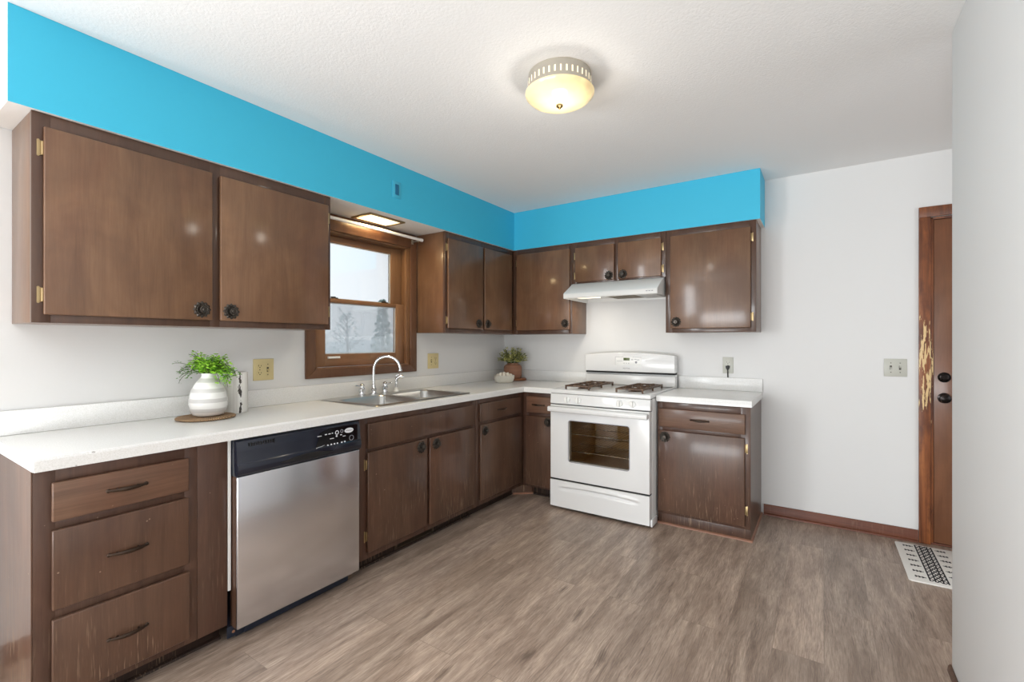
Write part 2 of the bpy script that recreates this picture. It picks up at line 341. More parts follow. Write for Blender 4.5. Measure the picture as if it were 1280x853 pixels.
class MB:
    def __init__(s, mp=m_id): s.bm = bmesh.new(); s.mp = mp; s.mi = 0
    def _merge(s, t):
        for f in t.faces: f.material_index = s.mi
        for v in t.verts: v.co = Vector(s.mp(*v.co))
        me = bpy.data.meshes.new('tmp'); t.to_mesh(me); t.free(); s.bm.from_mesh(me); bpy.data.meshes.remove(me)
        return s
    def box(s, a0, a1, d0, d1, z0, z1, bev=0.0, seg=2):
        t = bmesh.new(); bmesh.ops.create_cube(t, size=1)
        for v in t.verts: v.co = ((a0 + a1) / 2 + v.co.x * (a1 - a0), (d0 + d1) / 2 + v.co.y * (d1 - d0), (z0 + z1) / 2 + v.co.z * (z1 - z0))
        if bev > 0:
            bmesh.ops.bevel(t, geom=t.edges[:], offset=min(bev, 0.45 * min(abs(a1 - a0), abs(d1 - d0), abs(z1 - z0))), segments=seg, affect='EDGES', profile=0.5)
        return s._merge(t)
    def prism(s, pts, ax, lo, hi, bev=0.0, seg=2):
        """pts: polygon in the two other axes (in axis order), extruded along axis ax."""
        t = bmesh.new()
        def P(p, h):
            q = [0, 0, 0]; o = [i for i in range(3) if i != ax]; q[o[0]] = p[0]; q[o[1]] = p[1]; q[ax] = h; return q
        A = [t.verts.new(P(p, lo)) for p in pts]; B = [t.verts.new(P(p, hi)) for p in pts]
        n = len(pts); t.faces.new(A); t.faces.new(B[::-1])
        for i in range(n): t.faces.new((A[i], B[i], B[(i + 1) % n], A[(i + 1) % n]))
        bmesh.ops.recalc_face_normals(t, faces=t.faces[:])
        if bev > 0: bmesh.ops.bevel(t, geom=t.edges[:], offset=bev, segments=seg, affect='EDGES', profile=0.5)
        return s._merge(t)
    def lathe(s, prof, loc=(0, 0, 0), seg=32, rot=None, close=True, wob=None):
        t = bmesh.new(); R = rot.to_matrix() if rot else Matrix.Identity(3); rings = []
        for r, h in prof:
            if r < 1e-6: rings.append([t.verts.new(R @ Vector((0, 0, h)) + Vector(loc))])
            else:
                rings.append([t.verts.new(R @ Vector((r * (wob(k, seg, h) if wob else 1) * math.cos(2 * PI * k / seg), r * (wob(k, seg, h) if wob else 1) * math.sin(2 * PI * k / seg), h)) + Vector(loc)) for k in range(seg)])
        for A, B in zip(rings, rings[1:]):
            if len(A) == 1 and len(B) == 1: continue
            for k in range(seg):
                k2 = (k + 1) % seg
                if len(A) == 1: t.faces.new((A[0], B[k], B[k2]))
                elif len(B) == 1: t.faces.new((A[k], B[0], A[k2]))
                else: t.faces.new((A[k], B[k], B[k2], A[k2]))
        if close:
            if len(rings[0]) > 1: t.faces.new(rings[0])
            if len(rings[-1]) > 1: t.faces.new(rings[-1])
        bmesh.ops.recalc_face_normals(t, faces=t.faces[:])
        return s._merge(t)
    def tube(s, pts, r, seg=10, flat=1.0):
        t = bmesh.new(); pts = [Vector(p) for p in pts]; rr = r if isinstance(r, (list, tuple)) else [r] * len(pts)
        rings = []; up = None
        for i, p in enumerate(pts):
            d = (pts[min(i + 1, len(pts) - 1)] - pts[max(i - 1, 0)]).normalized()
            if up is None: up = Vector((0, 0, 1)) if abs(d.z) < 0.9 else Vector((0, 1, 0))
            x = d.cross(up).normalized(); y = x.cross(d).normalized(); up = y
            rings.append([t.verts.new(p + rr[i] * (math.cos(2 * PI * k / seg) * x + flat * math.sin(2 * PI * k / seg) * y)) for k in range(seg)])
        for A, B in zip(rings, rings[1:]):
            for k in range(seg): t.faces.new((A[k], B[k], B[(k + 1) % seg], A[(k + 1) % seg]))
        t.faces.new(rings[0]); t.faces.new(rings[-1])
        bmesh.ops.recalc_face_normals(t, faces=t.faces[:])
        return s._merge(t)
    def grid(s, fn, nu, nv):
        t = bmesh.new(); V = [[t.verts.new(fn(i / nu, j / nv)) for j in range(nv + 1)] for i in range(nu + 1)]
        for i in range(nu):
            for j in range(nv): t.faces.new((V[i][j], V[i + 1][j], V[i + 1][j + 1], V[i][j + 1]))
        return s._merge(t)
    def quad(s, pts):
        t = bmesh.new(); t.faces.new([t.verts.new(p) for p in pts]); return s._merge(t)

def wloc(o):
    v = Vector((0, 0, 0))
    while o is not None: v += Vector(o.location); o = o.parent
    return v
def finish(me, mats, smooth=True):
    for m in (mats if isinstance(mats, (list, tuple)) else [mats]): me.materials.append(MATS[m])
    if smooth:
        for p in me.polygons: p.use_smooth = True
        me.set_sharp_from_angle(angle=math.radians(38))
def build(name, mb, mats, parent=None, label=None, origin=None, recalc=True, smooth=True):
    if recalc: bmesh.ops.recalc_face_normals(mb.bm, faces=mb.bm.faces[:])
    if parent is not None: off = wloc(parent); loc = Vector((0, 0, 0))
    else:
        if origin is None:
            cs = [v.co for v in mb.bm.verts]
            origin = ((min(c.x for c in cs) + max(c.x for c in cs)) / 2, (min(c.y for c in cs) + max(c.y for c in cs)) / 2, min(c.z for c in cs))
        off = Vector(origin); loc = off
    for v in mb.bm.verts: v.co -= off
    me = bpy.data.meshes.new(name); mb.bm.to_mesh(me); mb.bm.free(); finish(me, mats, smooth)
    o = bpy.data.objects.new(name, me); COL.objects.link(o); o.location = loc; o.parent = parent
    if label: o['label'] = label
    return o
def place(name, me, loc, rot, parent, label=None):
    """an object sharing mesh `me`, put at a world position, turned, under parent"""
    o = bpy.data.objects.new(name, me); COL.objects.link(o); o.parent = parent
    o.location = Vector(loc) - (wloc(parent) if parent else Vector((0, 0, 0))); o.rotation_euler = rot
    if label: o['label'] = label
    return o
def shared(name, mb, mats, smooth=True):
    bmesh.ops.recalc_face_normals(mb.bm, faces=mb.bm.faces[:])
    me = bpy.data.meshes.new(name); mb.bm.to_mesh(me); mb.bm.free(); finish(me, mats, smooth); return me
def tag(o, label, cat, group=None):
    o['label'] = label; o['category'] = cat
    if group: o['group'] = group
    return o
def thing(name, label, cat, loc, group=None):
    o = bpy.data.objects.new(name, None); COL.objects.link(o); o.location = loc; o.empty_display_size = 0.05
    return tag(o, label, cat, group)
def struct(name, mb, mats, parent=None, smooth=True, label=None):
    o = build(name, mb, mats, parent, smooth=smooth, label=label)
    if parent is None: o['kind'] = 'structure'
    return o
def text_mesh(name, s, size, mat, shear=0.0, depth=0.0003):
    c = bpy.data.curves.new(name, 'FONT'); c.body = s; c.size = size; c.align_x = 'CENTER'; c.align_y = 'CENTER'; c.extrude = depth; c.shear = shear
    o = bpy.data.objects.new(name, c); COL.objects.link(o)
    me = bpy.data.meshes.new_from_object(o.evaluated_get(bpy.context.evaluated_depsgraph_get()))
    bpy.data.objects.remove(o); bpy.data.curves.remove(c); me.name = name
    me.materials.clear(); me.materials.append(MATS[mat]); return me

# ------------------------------------------------------------------ room shell
H = 2.44
XP = 3.075; YP = -1.451; XH = 5.05; YR = -7.0
b = MB(); b.box(-0.15, XH + 0.15, YR - 0.15, 0.12, -0.10, 0.0); struct('floor', b, 'plank_floor')
b = MB(); b.box(-0.15, XH + 0.15, YR - 0.15, 0.12, H, H + 0.10); struct('ceiling', b, 'ceiling_paint')
# left wall with the sink window opening and the dining window opening
WY0, WY1, WZ0, WZ1 = -2.115, -1.298, 1.080, 1.990
DY0, DY1, DZ0, DZ1 = -5.95, -4.45, 0.80, 2.10
b = MB()
for (y0, y1, z0, z1) in ((YR - .15, DY0, 0, H), (DY0, DY1, 0, DZ0), (DY0, DY1, DZ1, H), (DY1, WY0, 0, H), (WY0, WY1, 0, WZ0), (WY0, WY1, WZ1, H), (WY1, 0.12, 0, H)):
    b.box(-0.15, 0.0, y0, y1, z0, z1)
struct('wall_left', b, 'wall_paint', smooth=False)
# back wall with the entry door opening
DX0, DX1, DTOP = 3.222, 4.04, 2.036
b = MB()
b.box(-0.15, DX0, 0.0, 0.12, 0, H); b.box(DX0, DX1, 0.0, 0.12, DTOP, H); b.box(DX1, XH + .15, 0.0, 0.12, 0, H)
struct('wall_back', b, 'wall_paint', smooth=False)
b = MB(); b.box(XP, XP + 0.12, -4.6, YP, 0, H, 0.004); struct('wall_right', b, 'wall_paint')
b = MB()
HY0, HY1, HZ0, HZ1 = -2.6, -1.2, 0.65, 2.1
for (y0, y1, z0, z1) in ((YR - .15, HY0, 0, H), (HY0, HY1, 0, HZ0), (HY0, HY1, HZ1, H), (HY1, 0.12, 0, H)): b.box(XH, XH + 0.15, y0, y1, z0, z1)
struct('wall_hall', b, 'wall_paint', smooth=False)
b = MB(); b.box(-0.15, 0.25, YR - 0.15, YR, 0, H); b.box(2.95, XH + .15, YR - .15, YR, 0, H); b.box(0.25, 2.95, YR - .15, YR, 2.3, H)
struct('wall_rear', b, 'wall_paint', smooth=False)

# soffit: L-shaped drop above the cabinets, blue on its faces, white underneath and at its near end
DS = 0.302; ZS = 2.0955
b = MB()
t = bmesh.new()
P = [(0.002, -3.487), (DS + .013, -3.487), (DS + .013, -DS), (2.312, -DS), (2.312, -0.002), (0.002, -0.002)]
lo = [t.verts.new((x, y, ZS)) for x, y in P]; hi = [t.verts.new((x, y, H - 0.001)) for x, y in P]
f = t.faces.new(lo); f.material_index = 1
t.faces.new(hi[::-1]).material_index = 1
for i in range(6):
    f = t.faces.new((lo[i], hi[i], hi[(i + 1) % 6], lo[(i + 1) % 6])); f.material_index = 1 if i in (0,) else 0
me = bpy.data.meshes.new('t'); t.to_mesh(me); t.free(); b.bm.from_mesh(me)
struct('wall_soffit', b, ['blue_paint', 'white_soffit_paint'], smooth=False)

# baseboards
b = MB(m_back); b.prism([(0.001, 0.0005), (0.014, 0.0005), (0.014, 0.066), (0.009, 0.076), (0.001, 0.076)], 0, 2.306, 3.163)
b.mi = 1; b.prism([(0.0142, 0.0005), (0.026, 0.0005), (0.024, 0.010), (0.0142, 0.016)], 0, 2.306, 3.163)
struct('baseboard_back', b, ['base_trim_wood', 'base_trim_wood'])
b = MB(); b.prism([(XP - 0.013, 0.0005), (XP - 0.001, 0.0005), (XP - 0.001, 0.026), (XP - 0.006, 0.026), (XP - 0.011, 0.018)], 1, -4.6, YP + 0.002)
struct('baseboard_right', b, 'lower_frame_wood')
b = MB(); b.box(0.001, 0.014, -6.9, -3.52, 0.0005, 0.076, 0.003); struct('baseboard_left', b, 'base_trim_wood')

# door casing and door
b = MB(m_back)
b.box(3.166, 3.2225, 0.0008, 0.018, 0.0005, 2.036, 0.003); b.box(3.166, 4.10, 0.0008, 0.018, 2.0365, 2.101, 0.003); b.box(4.0395, 4.10, 0.0008, 0.018, 0.0005, 2.036, 0.003)
b.box(3.2228, 3.236, -0.11, 0.0005, 0.0005, 2.034, 0.001); b.box(3.2228, 4.039, -0.11, 0.0005, 2.0225, 2.0345, 0.001)
struct('trim_1', b, 'casing_wood')
b = MB(m_back); b.box(3.239, 4.030, -0.052, -0.012, 0.012, 2.020, 0.002); door = struct('door_1', b, 'door_wood')
kx = 3.288
for nm, z, prof in (('deadbolt', 1.040, [(0.0, 0.0), (0.031, 0.0), (0.031, 0.006), (0.024, 0.012), (0.017, 0.014), (0.015, 0.022), (0.0, 0.023)]),
                    ('door_knob', 0.912, [(0.0, 0.0), (0.032, 0.0), (0.032, 0.004), (0.016, 0.010), (0.014, 0.022), (0.024, 0.030), (0.028, 0.038), (0.026, 0.047), (0.015, 0.052), (0.0, 0.053)])):
    b = MB(); b.lathe(prof, (kx, 0.0118, z), 32, Euler((PI / 2, 0, 0))); build(nm, b, 'dark_bronze', door, label='dark bronze ' + nm.replace('_', ' '))
b = MB(m_back); b.box(3.2236, 4.038, -0.11, 0.004, 0.0005, 0.011, 0.002); struct('trim_2', b, 'base_trim_wood')

# ------------------------------------------------------------------ sink window
win = bpy.data.objects.new('window_1', None); COL.objects.link(win); win.location = (0, -1.715, 1.03); win['kind'] = 'structure'
b = MB()   # casing boards on the wall, mitred look from the separate boards
TW0, TW1, TZ0, TZ1 = -2.176, -1.236, 1.029, 2.090
b.prism([(TW0, TZ0), (TW1, TZ0), (TW1 - .066, TZ0 + .056), (TW0 + .066, TZ0 + .056)], 0, 0.0008, 0.019, 0.003)
b.prism([(TW0, TZ1), (TW0 + .066, TZ1 - .105), (TW1 - .066, TZ1 - .105), (TW1, TZ1)], 0, 0.0008, 0.019, 0.003)
b.prism([(TW0, TZ0 + .0004), (TW0 + .0656, TZ0 + .056), (TW0 + .0656, TZ1 - .105), (TW0, TZ1 - .0004)], 0, 0.0008, 0.019, 0.003)
b.prism([(TW1, TZ0 + .0004), (TW1, TZ1 - .0004), (TW1 - .0656, TZ1 - .105), (TW1 - .0656, TZ0 + .056)], 0, 0.0008, 0.019, 0.003)
build('casing', b, 'trim_dark_wood', win, label='dark brown wooden casing')
b = MB()   # jamb liner
b.box(-0.149, 0.0005, WY0 + .0005, WY0 + .014, WZ0 + .001, WZ1 - .001); b.box(-0.149, 0.0005, WY1 - .014, WY1 - .0005, WZ0 + .001, WZ1 - .001)
b.box(-0.149, 0.0005, WY0 + .0145, WY1 - .0145, WZ1 - .014, WZ1 - .001); b.box(-0.149, 0.004, WY0 + .0145, WY1 - .0145, WZ0 + .001, WZ0 + .014)
b.box(-0.030, -0.002, WY1 - .030, WY1 - .0145, WZ0 + .0145, WZ1 - .0145, .002); b.box(-0.030, -0.002, WY0 + .0145, WY0 + .030, WZ0 + .0145, WZ1 - .0145, .002)
build('jamb', b, 'window_wood', win)
def sash(x0, x1, y0, y1, z0, z1, st, bot, top, nm, low):
    b = MB()
    b.box(x0, x1, y0, y0 + st, z0, z1, .003); b.box(x0, x1, y1 - st, y1, z0, z1, .003)
    b.mi = 1; b.box(x0, x1, y0 + st - .001, y1 - st + .001, z0, z0 + bot, .003); b.box(x0, x1, y0 + st - .001, y1 - st + .001, z1 - top, z1, .003)
    s = build(nm, b, ['window_wood', 'window_wood_flat'], win)
    xm = (x0 + x1) / 2
    p = MB(); p.box(xm - .002, xm + .002, y0 + st - .004, y1 - st + .004, z0 + bot - .004, z1 - top + .004); build('pane', p, 'pane_glass', s, label='clear glass pane')
    g = MB()                                                     # pale glazing bead against the glass
    for (ya, yb, za, zb) in ((y0 + st, y0 + st + .006, z0 + bot, z1 - top), (y1 - st - .006, y1 - st, z0 + bot, z1 - top), (y0 + st + .006, y1 - st - .006, z0 + bot, z0 + bot + .006), (y0 + st + .006, y1 - st - .006, z1 - top - .006, z1 - top)):
        g.box(xm + .0022, xm + .008, ya, yb, za, zb)
    build('glazing_bead', g, 'light_grey_plastic', s, label='grey glazing bead')
    return s
lo_s = sash(-0.064, -0.031, WY0 + .016, WY1 - .016, WZ0 + .016, 1.548, .090, .082, .028, 'lower_sash', True)
up_s = sash(-0.104, -0.071, WY0 + .016, WY1 - .016, 1.522, WZ1 - .016, .104, .028, .046, 'upper_sash', False)
b = MB(); b.box(-0.030, -0.014, -1.995, -1.905, 1.150, 1.158, .003); b.box(-0.030, -0.018, -1.995, -1.905, 1.158, 1.164, .002); build('sash_lift', b, 'white_plastic', lo_s, label='pale sash lift')
for y in (-1.93, -1.50):
    b = MB(); b.box(-0.058, -0.036, y - .022, y + .022, 1.5485, 1.556, .002); b.lathe([(0, 0), (.009, 0), (.009, .006), (0, .007)], (-.047, y, 1.556), 16); b.box(-.052, -.042, y - .028, y + .004, 1.556, 1.562, .002)
    build('sash_lock', b, 'pewter', lo_s, label='small metal sash lock')
b = MB(); b.box(-0.128, -0.1265, WY0 + .02, WY1 - .02, WZ0 + .03, 1.53); build('screen', b, 'insect_screen', win, label='pale insect screen')

# dining and hall windows and the patio opening (behind the camera; light comes in through them)
def simple_window(nm, ax, pos, a0, a1, z0, z1):
    b = MB(m_id if ax == 1 else m_left)
    for (p0, p1, q0, q1) in ((a0, a0 + .05, z0, z1), (a1 - .05, a1, z0, z1), (a0 + .05, a1 - .05, z0, z0 + .05), (a0 + .05, a1 - .05, z1 - .05, z1), ((a0 + a1) / 2 - .025, (a0 + a1) / 2 + .025, z0 + .05, z1 - .05)):
        b.box(p0, p1, pos, pos + .06, q0, q1, .003)
    return struct(nm, b, 'white_plastic')
simple_window('window_2', 0, -0.12, DY0, DY1, DZ0, DZ1)
simple_window('window_3', 0, XH + 0.04, HY0, HY1, HZ0, HZ1)
simple_window('door_2', 1, YR - 0.12, 0.25, 2.95, 0.0, 2.3)

# ------------------------------------------------------------------ hardware meshes
def knob_mesh():
    b = MB()
    scal = lambda k, n, h: 1 + (0.09 * math.cos(12 * 2 * PI * k / n) if h < 0.006 else 0)
    b.lathe([(0, 0), (.033, 0), (.035, .002), (.030, .0055), (.024, .004), (.021, .0065), (.017, .005), (.011, .006)], seg=72, wob=scal)
    for k in range(12):
        a = 2 * PI * k / 12; b.lathe([(.0045, 0), (.0042, .003), (.002, .0042), (0, .0045)], (.0275 * math.cos(a), .0275 * math.sin(a), .004), 8)
    b.lathe([(.0085, .005), (.0075, .014), (.012, .019), (.0165, .023), (.0165, .027), (.0135, .0285), (.0125, .0275), (.008, .0275), (.006, .0295), (0, .030)], seg=32)
    return shared('knob', b, 'iron')
KNOB = knob_mesh()
def pull_mesh(mat, nm):
    b = MB(); n = 16; L = .056
    pts = []; rad = []
    for i in range(n + 1):
        u = -1 + 2 * i / n; pts.append((u * L, 0, .004 + .016 * (1 - u * u))); rad.append(.0028 + .0050 * (1 - abs(u) ** 1.6))
    b.tube(pts, rad, 10, 0.7)
    for sx in (-1, 1): b.lathe([(.0065, 0), (.0065, .003), (.004, .006), (0, .007)], (sx * L * .97, 0, 0), 14)
    b.lathe([(.0045, 0), (.0045, .015)], (-.03, 0, 0), 10); b.lathe([(.0045, 0), (.0045, .015)], (.03, 0, 0), 10)
    return shared(nm, b, mat)
PULL = pull_mesh('pull_bronze', 'pull')
def hinge_mesh():
    b = MB(); b.box(-.012, .001, -.027, .027, 0, .0022, .0008)
    for y in (-.027, .027): b.lathe([(0, 0), (.004, 0), (.004, .002), (0, .002)], (-.008, y, 0), 10)
    b.tube([(.003, -.024, .004), (.003, .024, .004)], .0038, 10); b.lathe([(0, 0), (.003, 0), (0, .004)], (.003, .024, .004), 8, Euler((-PI / 2, 0, 0))); b.lathe([(0, 0), (.003, 0), (0, .004)], (.003, -.024, .004), 8, Euler((PI / 2, 0, 0)))
    return shared('hinge', b, 'brass')
HINGE = hinge_mesh()
def flip(rot): return (rot.to_matrix() @ Matrix.Rotation(PI, 3, 'Z')).to_euler()

def panel(name, mp, F, a0, a1, z0, z1, mat, parent, th=.018):
    """overlay door or drawer front: rounded lip, thickness th, on face plane F"""
    b = MB(mp); b.box(a0, a1, F + .0006, F + th, z0, z1, .0045, 3); return build(name, b, mat, parent)
def hw(mp): return ROT_LEFT if mp is m_left else ROT_BACK
def add_door(mp, F, a0, a1, z0, z1, mat, parent, knob, hinge_side, hz, th=.018):
    d = panel('door', mp, F, a0, a1, z0, z1, mat, parent, th)
    if knob: place('knob', KNOB, mp(knob[0], F + th, knob[1]), hw(mp), d, 'black round rosette knob')
    for z in hz:
        a = a0 - .0045 if hinge_side < 0 else a1 + .0045
        place('hinge', HINGE, mp(a, F + .0008, z), hw(mp) if hinge_side < 0 else flip(hw(mp)), d, 'small brass hinge')
    return d
def add_drawer(mp, F, a0, a1, z0, z1, mat, parent, pull=None, th=.018, name='drawer'):
    d = panel(name, mp, F, a0, a1, z0, z1, mat, parent, th)
    if pull: place('pull', PULL, mp(pull[0], F + th, pull[1]), hw(mp), d, 'dark bronze leaf shaped pull')
    return d
def face_frame(mp, F, a0, a1, z0, z1, stiles, rails, mat, parent, th=.018):
    """stiles: (a0,a1) full height; rails: (a0,a1,z0,z1) between them"""
    b = MB(mp)
    for s in stiles: b.box(s[0], s[1], F - th, F, z0, z1, .0012)
    for r in rails: b.box(r[0] - .001, r[1] + .001, F - th, F - .0003, r[2], r[3], .0012)
    return build('face_frame', b, mat, parent)

# ------------------------------------------------------------------ wall cabinets
FU = .2990; ZB = 1.329; ZT = 2.0945
def upper(name, label, mp, a0, a1, z0, stiles, rails, doors, group='brown wall cabinets under the blue soffit', near=None):
    c = mp((a0 + a1) / 2, FU / 2, z0)
    r = thing(name, label, 'cabinet', c, group)
    b = MB(mp); b.box(a0 + .0006, a1 - .0006, .002, FU - .0185, z0 + .0005, ZT - .0005, .0015); build('body', b, 'upper_wood', r)
    face_frame(mp, FU, a0, a1, z0, ZT, stiles, rails, 'upper_frame_wood', r)
    for d in doors: add_door(mp, FU, *d[:4], 'upper_wood', r, *d[4:])
    return r
GU = None
upper('wall_cabinet', 'large two-door brown wall cabinet left of the window', m_left, -3.426, -2.203, ZB,
      [(-3.426, -3.375), (-2.838, -2.796), (-2.245, -2.203)], [(-3.375, -2.838, ZB, 1.375), (-2.796, -2.245, ZB, 1.375), (-3.375, -2.838, 2.035, ZT), (-2.796, -2.245, 2.035, ZT)],
      [(-3.396, -2.834, 1.359, 2.043, (-2.880, 1.406), -1, (1.965, 1.431)), (-2.800, -2.226, 1.359, 2.040, (-2.754, 1.404), 1, (1.970, 1.433))])
upper('wall_cabinet', 'two-door brown wall cabinet between the window and the room corner', m_left, -1.2225, -0.3005, ZB,
      [(-1.2225, -1.18), (-.772, -.742), (-.345, -.3005)], [(-1.18, -.772, ZB, 1.375), (-.742, -.345, ZB, 1.375), (-1.18, -.772, 2.035, ZT), (-.742, -.345, 2.035, ZT)],
      [(-1.200, -.769, 1.363, 2.046, (-.829, 1.409), -1, (1.977, 1.424)), (-.746, -.340, 1.363, 2.046, (-.706, 1.411), 1, ())])
upper('wall_cabinet', 'single-door brown wall cabinet in the corner beside the range hood', m_back, .0035, .8955, ZB,
      [(.302, .352), (.868, .8955)], [(.352, .868, ZB, 1.375), (.352, .868, 2.035, ZT)],
      [(.349, .884, 1.363, 2.049, (.843, 1.417), -1, (1.975, 1.43))])
upper('wall_cabinet', 'short two-door brown cabinet above the white range hood', m_back, .8965, 1.6805, 1.750,
      [(.8965, .945), (1.277, 1.313), (1.640, 1.6805)], [(.945, 1.277, 1.750, 1.785), (1.313, 1.640, 1.750, 1.785), (.945, 1.277, 2.035, ZT), (1.313, 1.640, 2.035, ZT)],
      [(.936, 1.279, 1.760, 2.047, (1.236, 1.795), -1, (1.98, 1.815)), (1.311, 1.650, 1.760, 2.047, (1.352, 1.795), 1, (1.98, 1.815))])
upper('wall_cabinet', 'single-door brown wall cabinet right of the range hood', m_back, 1.6815, 2.289, ZB,
      [(1.6815, 1.73), (2.245, 2.289)], [(1.73, 2.245, ZB, 1.375), (1.73, 2.245, 2.035, ZT)],
      [(1.718, 2.256, 1.358, 2.047, (1.761, 1.408), 1, (1.977, 1.434))])

# ------------------------------------------------------------------ base cabinets
FB = .5975; CT = .8500; ZF = .075
GB = 'brown base cabinets under the counters'
def base(name, label, mp, a0, a1, stiles, rails, body=None, toe=.53):
    r = thing(name, label, 'cabinet', mp((a0 + a1) / 2, FB / 2, 0), GB)
    b = MB(mp)
    if body: body(b)
    else: b.prism([(.002, .0005), (toe - .012, .0005), (toe - .012, ZF), (FB - .0185, ZF), (FB - .0185, CT - .0006), (.002, CT - .0006)], 0, a0 + .0006, a1 - .0006)
    build('body', b, 'lower_wood', r)
    if toe < .58:
        t0 = a0 + .001 if not (mp is m_back and a0 < .7) else .671
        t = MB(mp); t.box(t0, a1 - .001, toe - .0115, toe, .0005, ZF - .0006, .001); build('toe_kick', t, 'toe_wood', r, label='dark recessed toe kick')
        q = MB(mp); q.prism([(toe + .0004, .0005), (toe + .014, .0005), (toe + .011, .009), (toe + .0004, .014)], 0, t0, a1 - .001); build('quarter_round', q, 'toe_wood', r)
    face_frame(mp, FB, a0, a1, ZF, CT - .0006, stiles, rails, 'lower_frame_wood', r)
    return r
LD = 'lower_drawer_wood'; LW = 'lower_wood'
# drawer unit at the near end of the window wall, with its filler panel
r = base('base_cabinet', 'three-drawer brown base cabinet at the near end of the counter', m_left, -3.478, -2.901,
         [(-3.478, -3.425), (-3.058, -3.0145), (-3.0138, -2.901)], [(-3.425, -3.058, .795, CT - .001), (-3.425, -3.058, .64, .69), (-3.425, -3.058, .355, .405), (-3.425, -3.058, ZF, .112)])
add_drawer(m_left, FB, -3.436, -3.048, .679, .806, LD, r, (-3.242, .744))
add_drawer(m_left, FB, -3.436, -3.048, .394, .652, LW, r, (-3.240, .522))
add_drawer(m_left, FB, -3.436, -3.046, .102, .364, LW, r, (-3.240, .229))
b = MB(m_left); b.box(-3.4815, -3.4785, .003, FB - .0005, .0005, CT - .0008); build('end_panel', b, 'lower_wood', r, label='glossy brown end panel')
# sink cabinet
r = base('base_cabinet', 'two-door brown sink cabinet with a false drawer front', m_left, -2.236, -1.2315,
         [(-2.236, -2.182), (-1.750, -1.700), (-1.276, -1.2315)], [(-2.182, -1.276, .795, CT - .001), (-2.182, -1.276, .645, .69), (-2.182, -1.75, ZF, .118), (-1.70, -1.276, ZF, .118)],
         body=lambda b: (b.box(-2.2354, -2.218, .002, FB - .0185, ZF, CT - .0006), b.box(-1.2495, -1.2321, .002, FB - .0185, ZF, CT - .0006), b.box(-2.218, -1.2495, .002, .014, ZF, CT - .0006), b.box(-2.2354, -1.2321, .002, FB - .0185, ZF - .0002, ZF + .018), b.box(-2.2354, -1.2321, .002, .518, .0005, ZF - .0002)))
add_drawer(m_left, FB, -2.190, -1.265, .676, .814, LW, r, None, name='false_front')
add_door(m_left, FB, -2.190, -1.738, .112, .657, LW, r, (-1.789, .613), -1, (.590, .199))
add_door(m_left, FB, -1.712, -1.266, .112, .655, LW, r, (-1.656, .612), 1, ())
# corner cabinet on the window wall, its toe kick cut across the corner
def corner_body(b):
    b.prism([(-1.2309, .002), (-1.2309, FB - .0185), (-.602, FB - .0185), (-.602, .5985), (-.002, .5985), (-.002, .002)], 2, ZF, CT - .0006)
    b.prism([(-1.2309, .002), (-1.2309, .512), (-.650, .512), (-.567, .595), (-.002, .595), (-.002, .002)], 2, .0005, ZF - .0004)
r = base('base_cabinet', 'one-drawer one-door brown base cabinet right of the sink cabinet', m_left, -1.2305, -.600,
         [(-1.2305, -1.18), (-.665, -.600)], [(-1.18, -.665, .795, CT - .001), (-1.18, -.665, .645, .69), (-1.18, -.665, ZF, .118)], body=corner_body, toe=.6)
add_drawer(m_left, FB, -1.192, -.650, .682, .812, LW, r, (-.925, .745))
add_door(m_left, FB, -1.188, -.640, .112, .658, LW, r, (-1.143, .613), 1, ())
t = MB(m_left); t.box(-1.2295, -.662, .5185, .530, .0005, ZF - .0006, .001)
build('toe_kick', t, 'toe_wood', r, label='dark recessed toe kick')
ct = thing('corner_toe_kick', 'short diagonal brown toe kick board across the inside corner by the floor', 'toe kick', (.592, -.598, 0))
t = MB(m_left); t.prism([(-.660, .5215), (-.655, .532), (-.542, .655), (-.5325, .6465)], 2, .0005, ZF - .0006); build('board', t, 'lower_wood', ct)
t = MB(m_left); t.prism([(-.656, .5335), (-.660, .543), (-.549, .667), (-.541, .659)], 2, .0005, .014); build('quarter_round', t, 'shoe_trim_wood', ct, label='pale quarter round strip')
# back wall, left of the range
r = base('base_cabinet', 'narrow brown base cabinet tucked left of the white range', m_back, .6015, .9290,
         [(.6015, .652), (.895, .9290)], [(.652, .895, .795, CT - .001), (.652, .895, .645, .69), (.652, .895, ZF, .10)], toe=.54,
         body=lambda b: (b.box(.645, .9284, .002, .528, .0005, ZF - .0004), b.box(.6021, .9284, .002, FB - .0185, ZF, CT - .0006)))
add_drawer(m_back, FB, .643, .915, .685, .815, LD, r, (.756, .751))
add_door(m_back, FB, .638, .915, .094, .657, LW, r, (.845, .620), -1, ())
# back wall, right of the range
r = base('base_cabinet', 'one-drawer brown base cabinet standing alone right of the range', m_back, 1.7085, 2.2880,
         [(1.7085, 1.742), (2.232, 2.2880)], [(1.742, 2.232, .788, CT - .001), (1.742, 2.232, .64, .69), (1.742, 2.232, ZF, .105)], toe=.585)
add_drawer(m_back, FB, 1.719, 2.259, .675, .802, LD, r, (1.989, .738))
add_door(m_back, FB, 1.716, 2.257, .094, .652, LW, r, (1.762, .608), 1, (.585, .194))
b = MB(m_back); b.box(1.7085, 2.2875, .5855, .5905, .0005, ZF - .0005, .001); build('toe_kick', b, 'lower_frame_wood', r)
b = MB(m_back); b.prism([(.5915, .0005), (.604, .0005), (.602, .009), (.5915, .014)], 0, 1.7085, 2.3000); b.prism([(2.2895, .0005), (2.3005, .0005), (2.2995, .009), (2.2895, .014)], 1, .003, .5913)
build('quarter_round', b, 'shoe_trim_wood', r, label='pale quarter round strip')
b = MB(m_back); b.box(2.2884, 2.2894, .003, FB - .0004, .0005, CT - .0008); build('end_panel', b, 'lower_wood', r, label='glossy brown end panel')

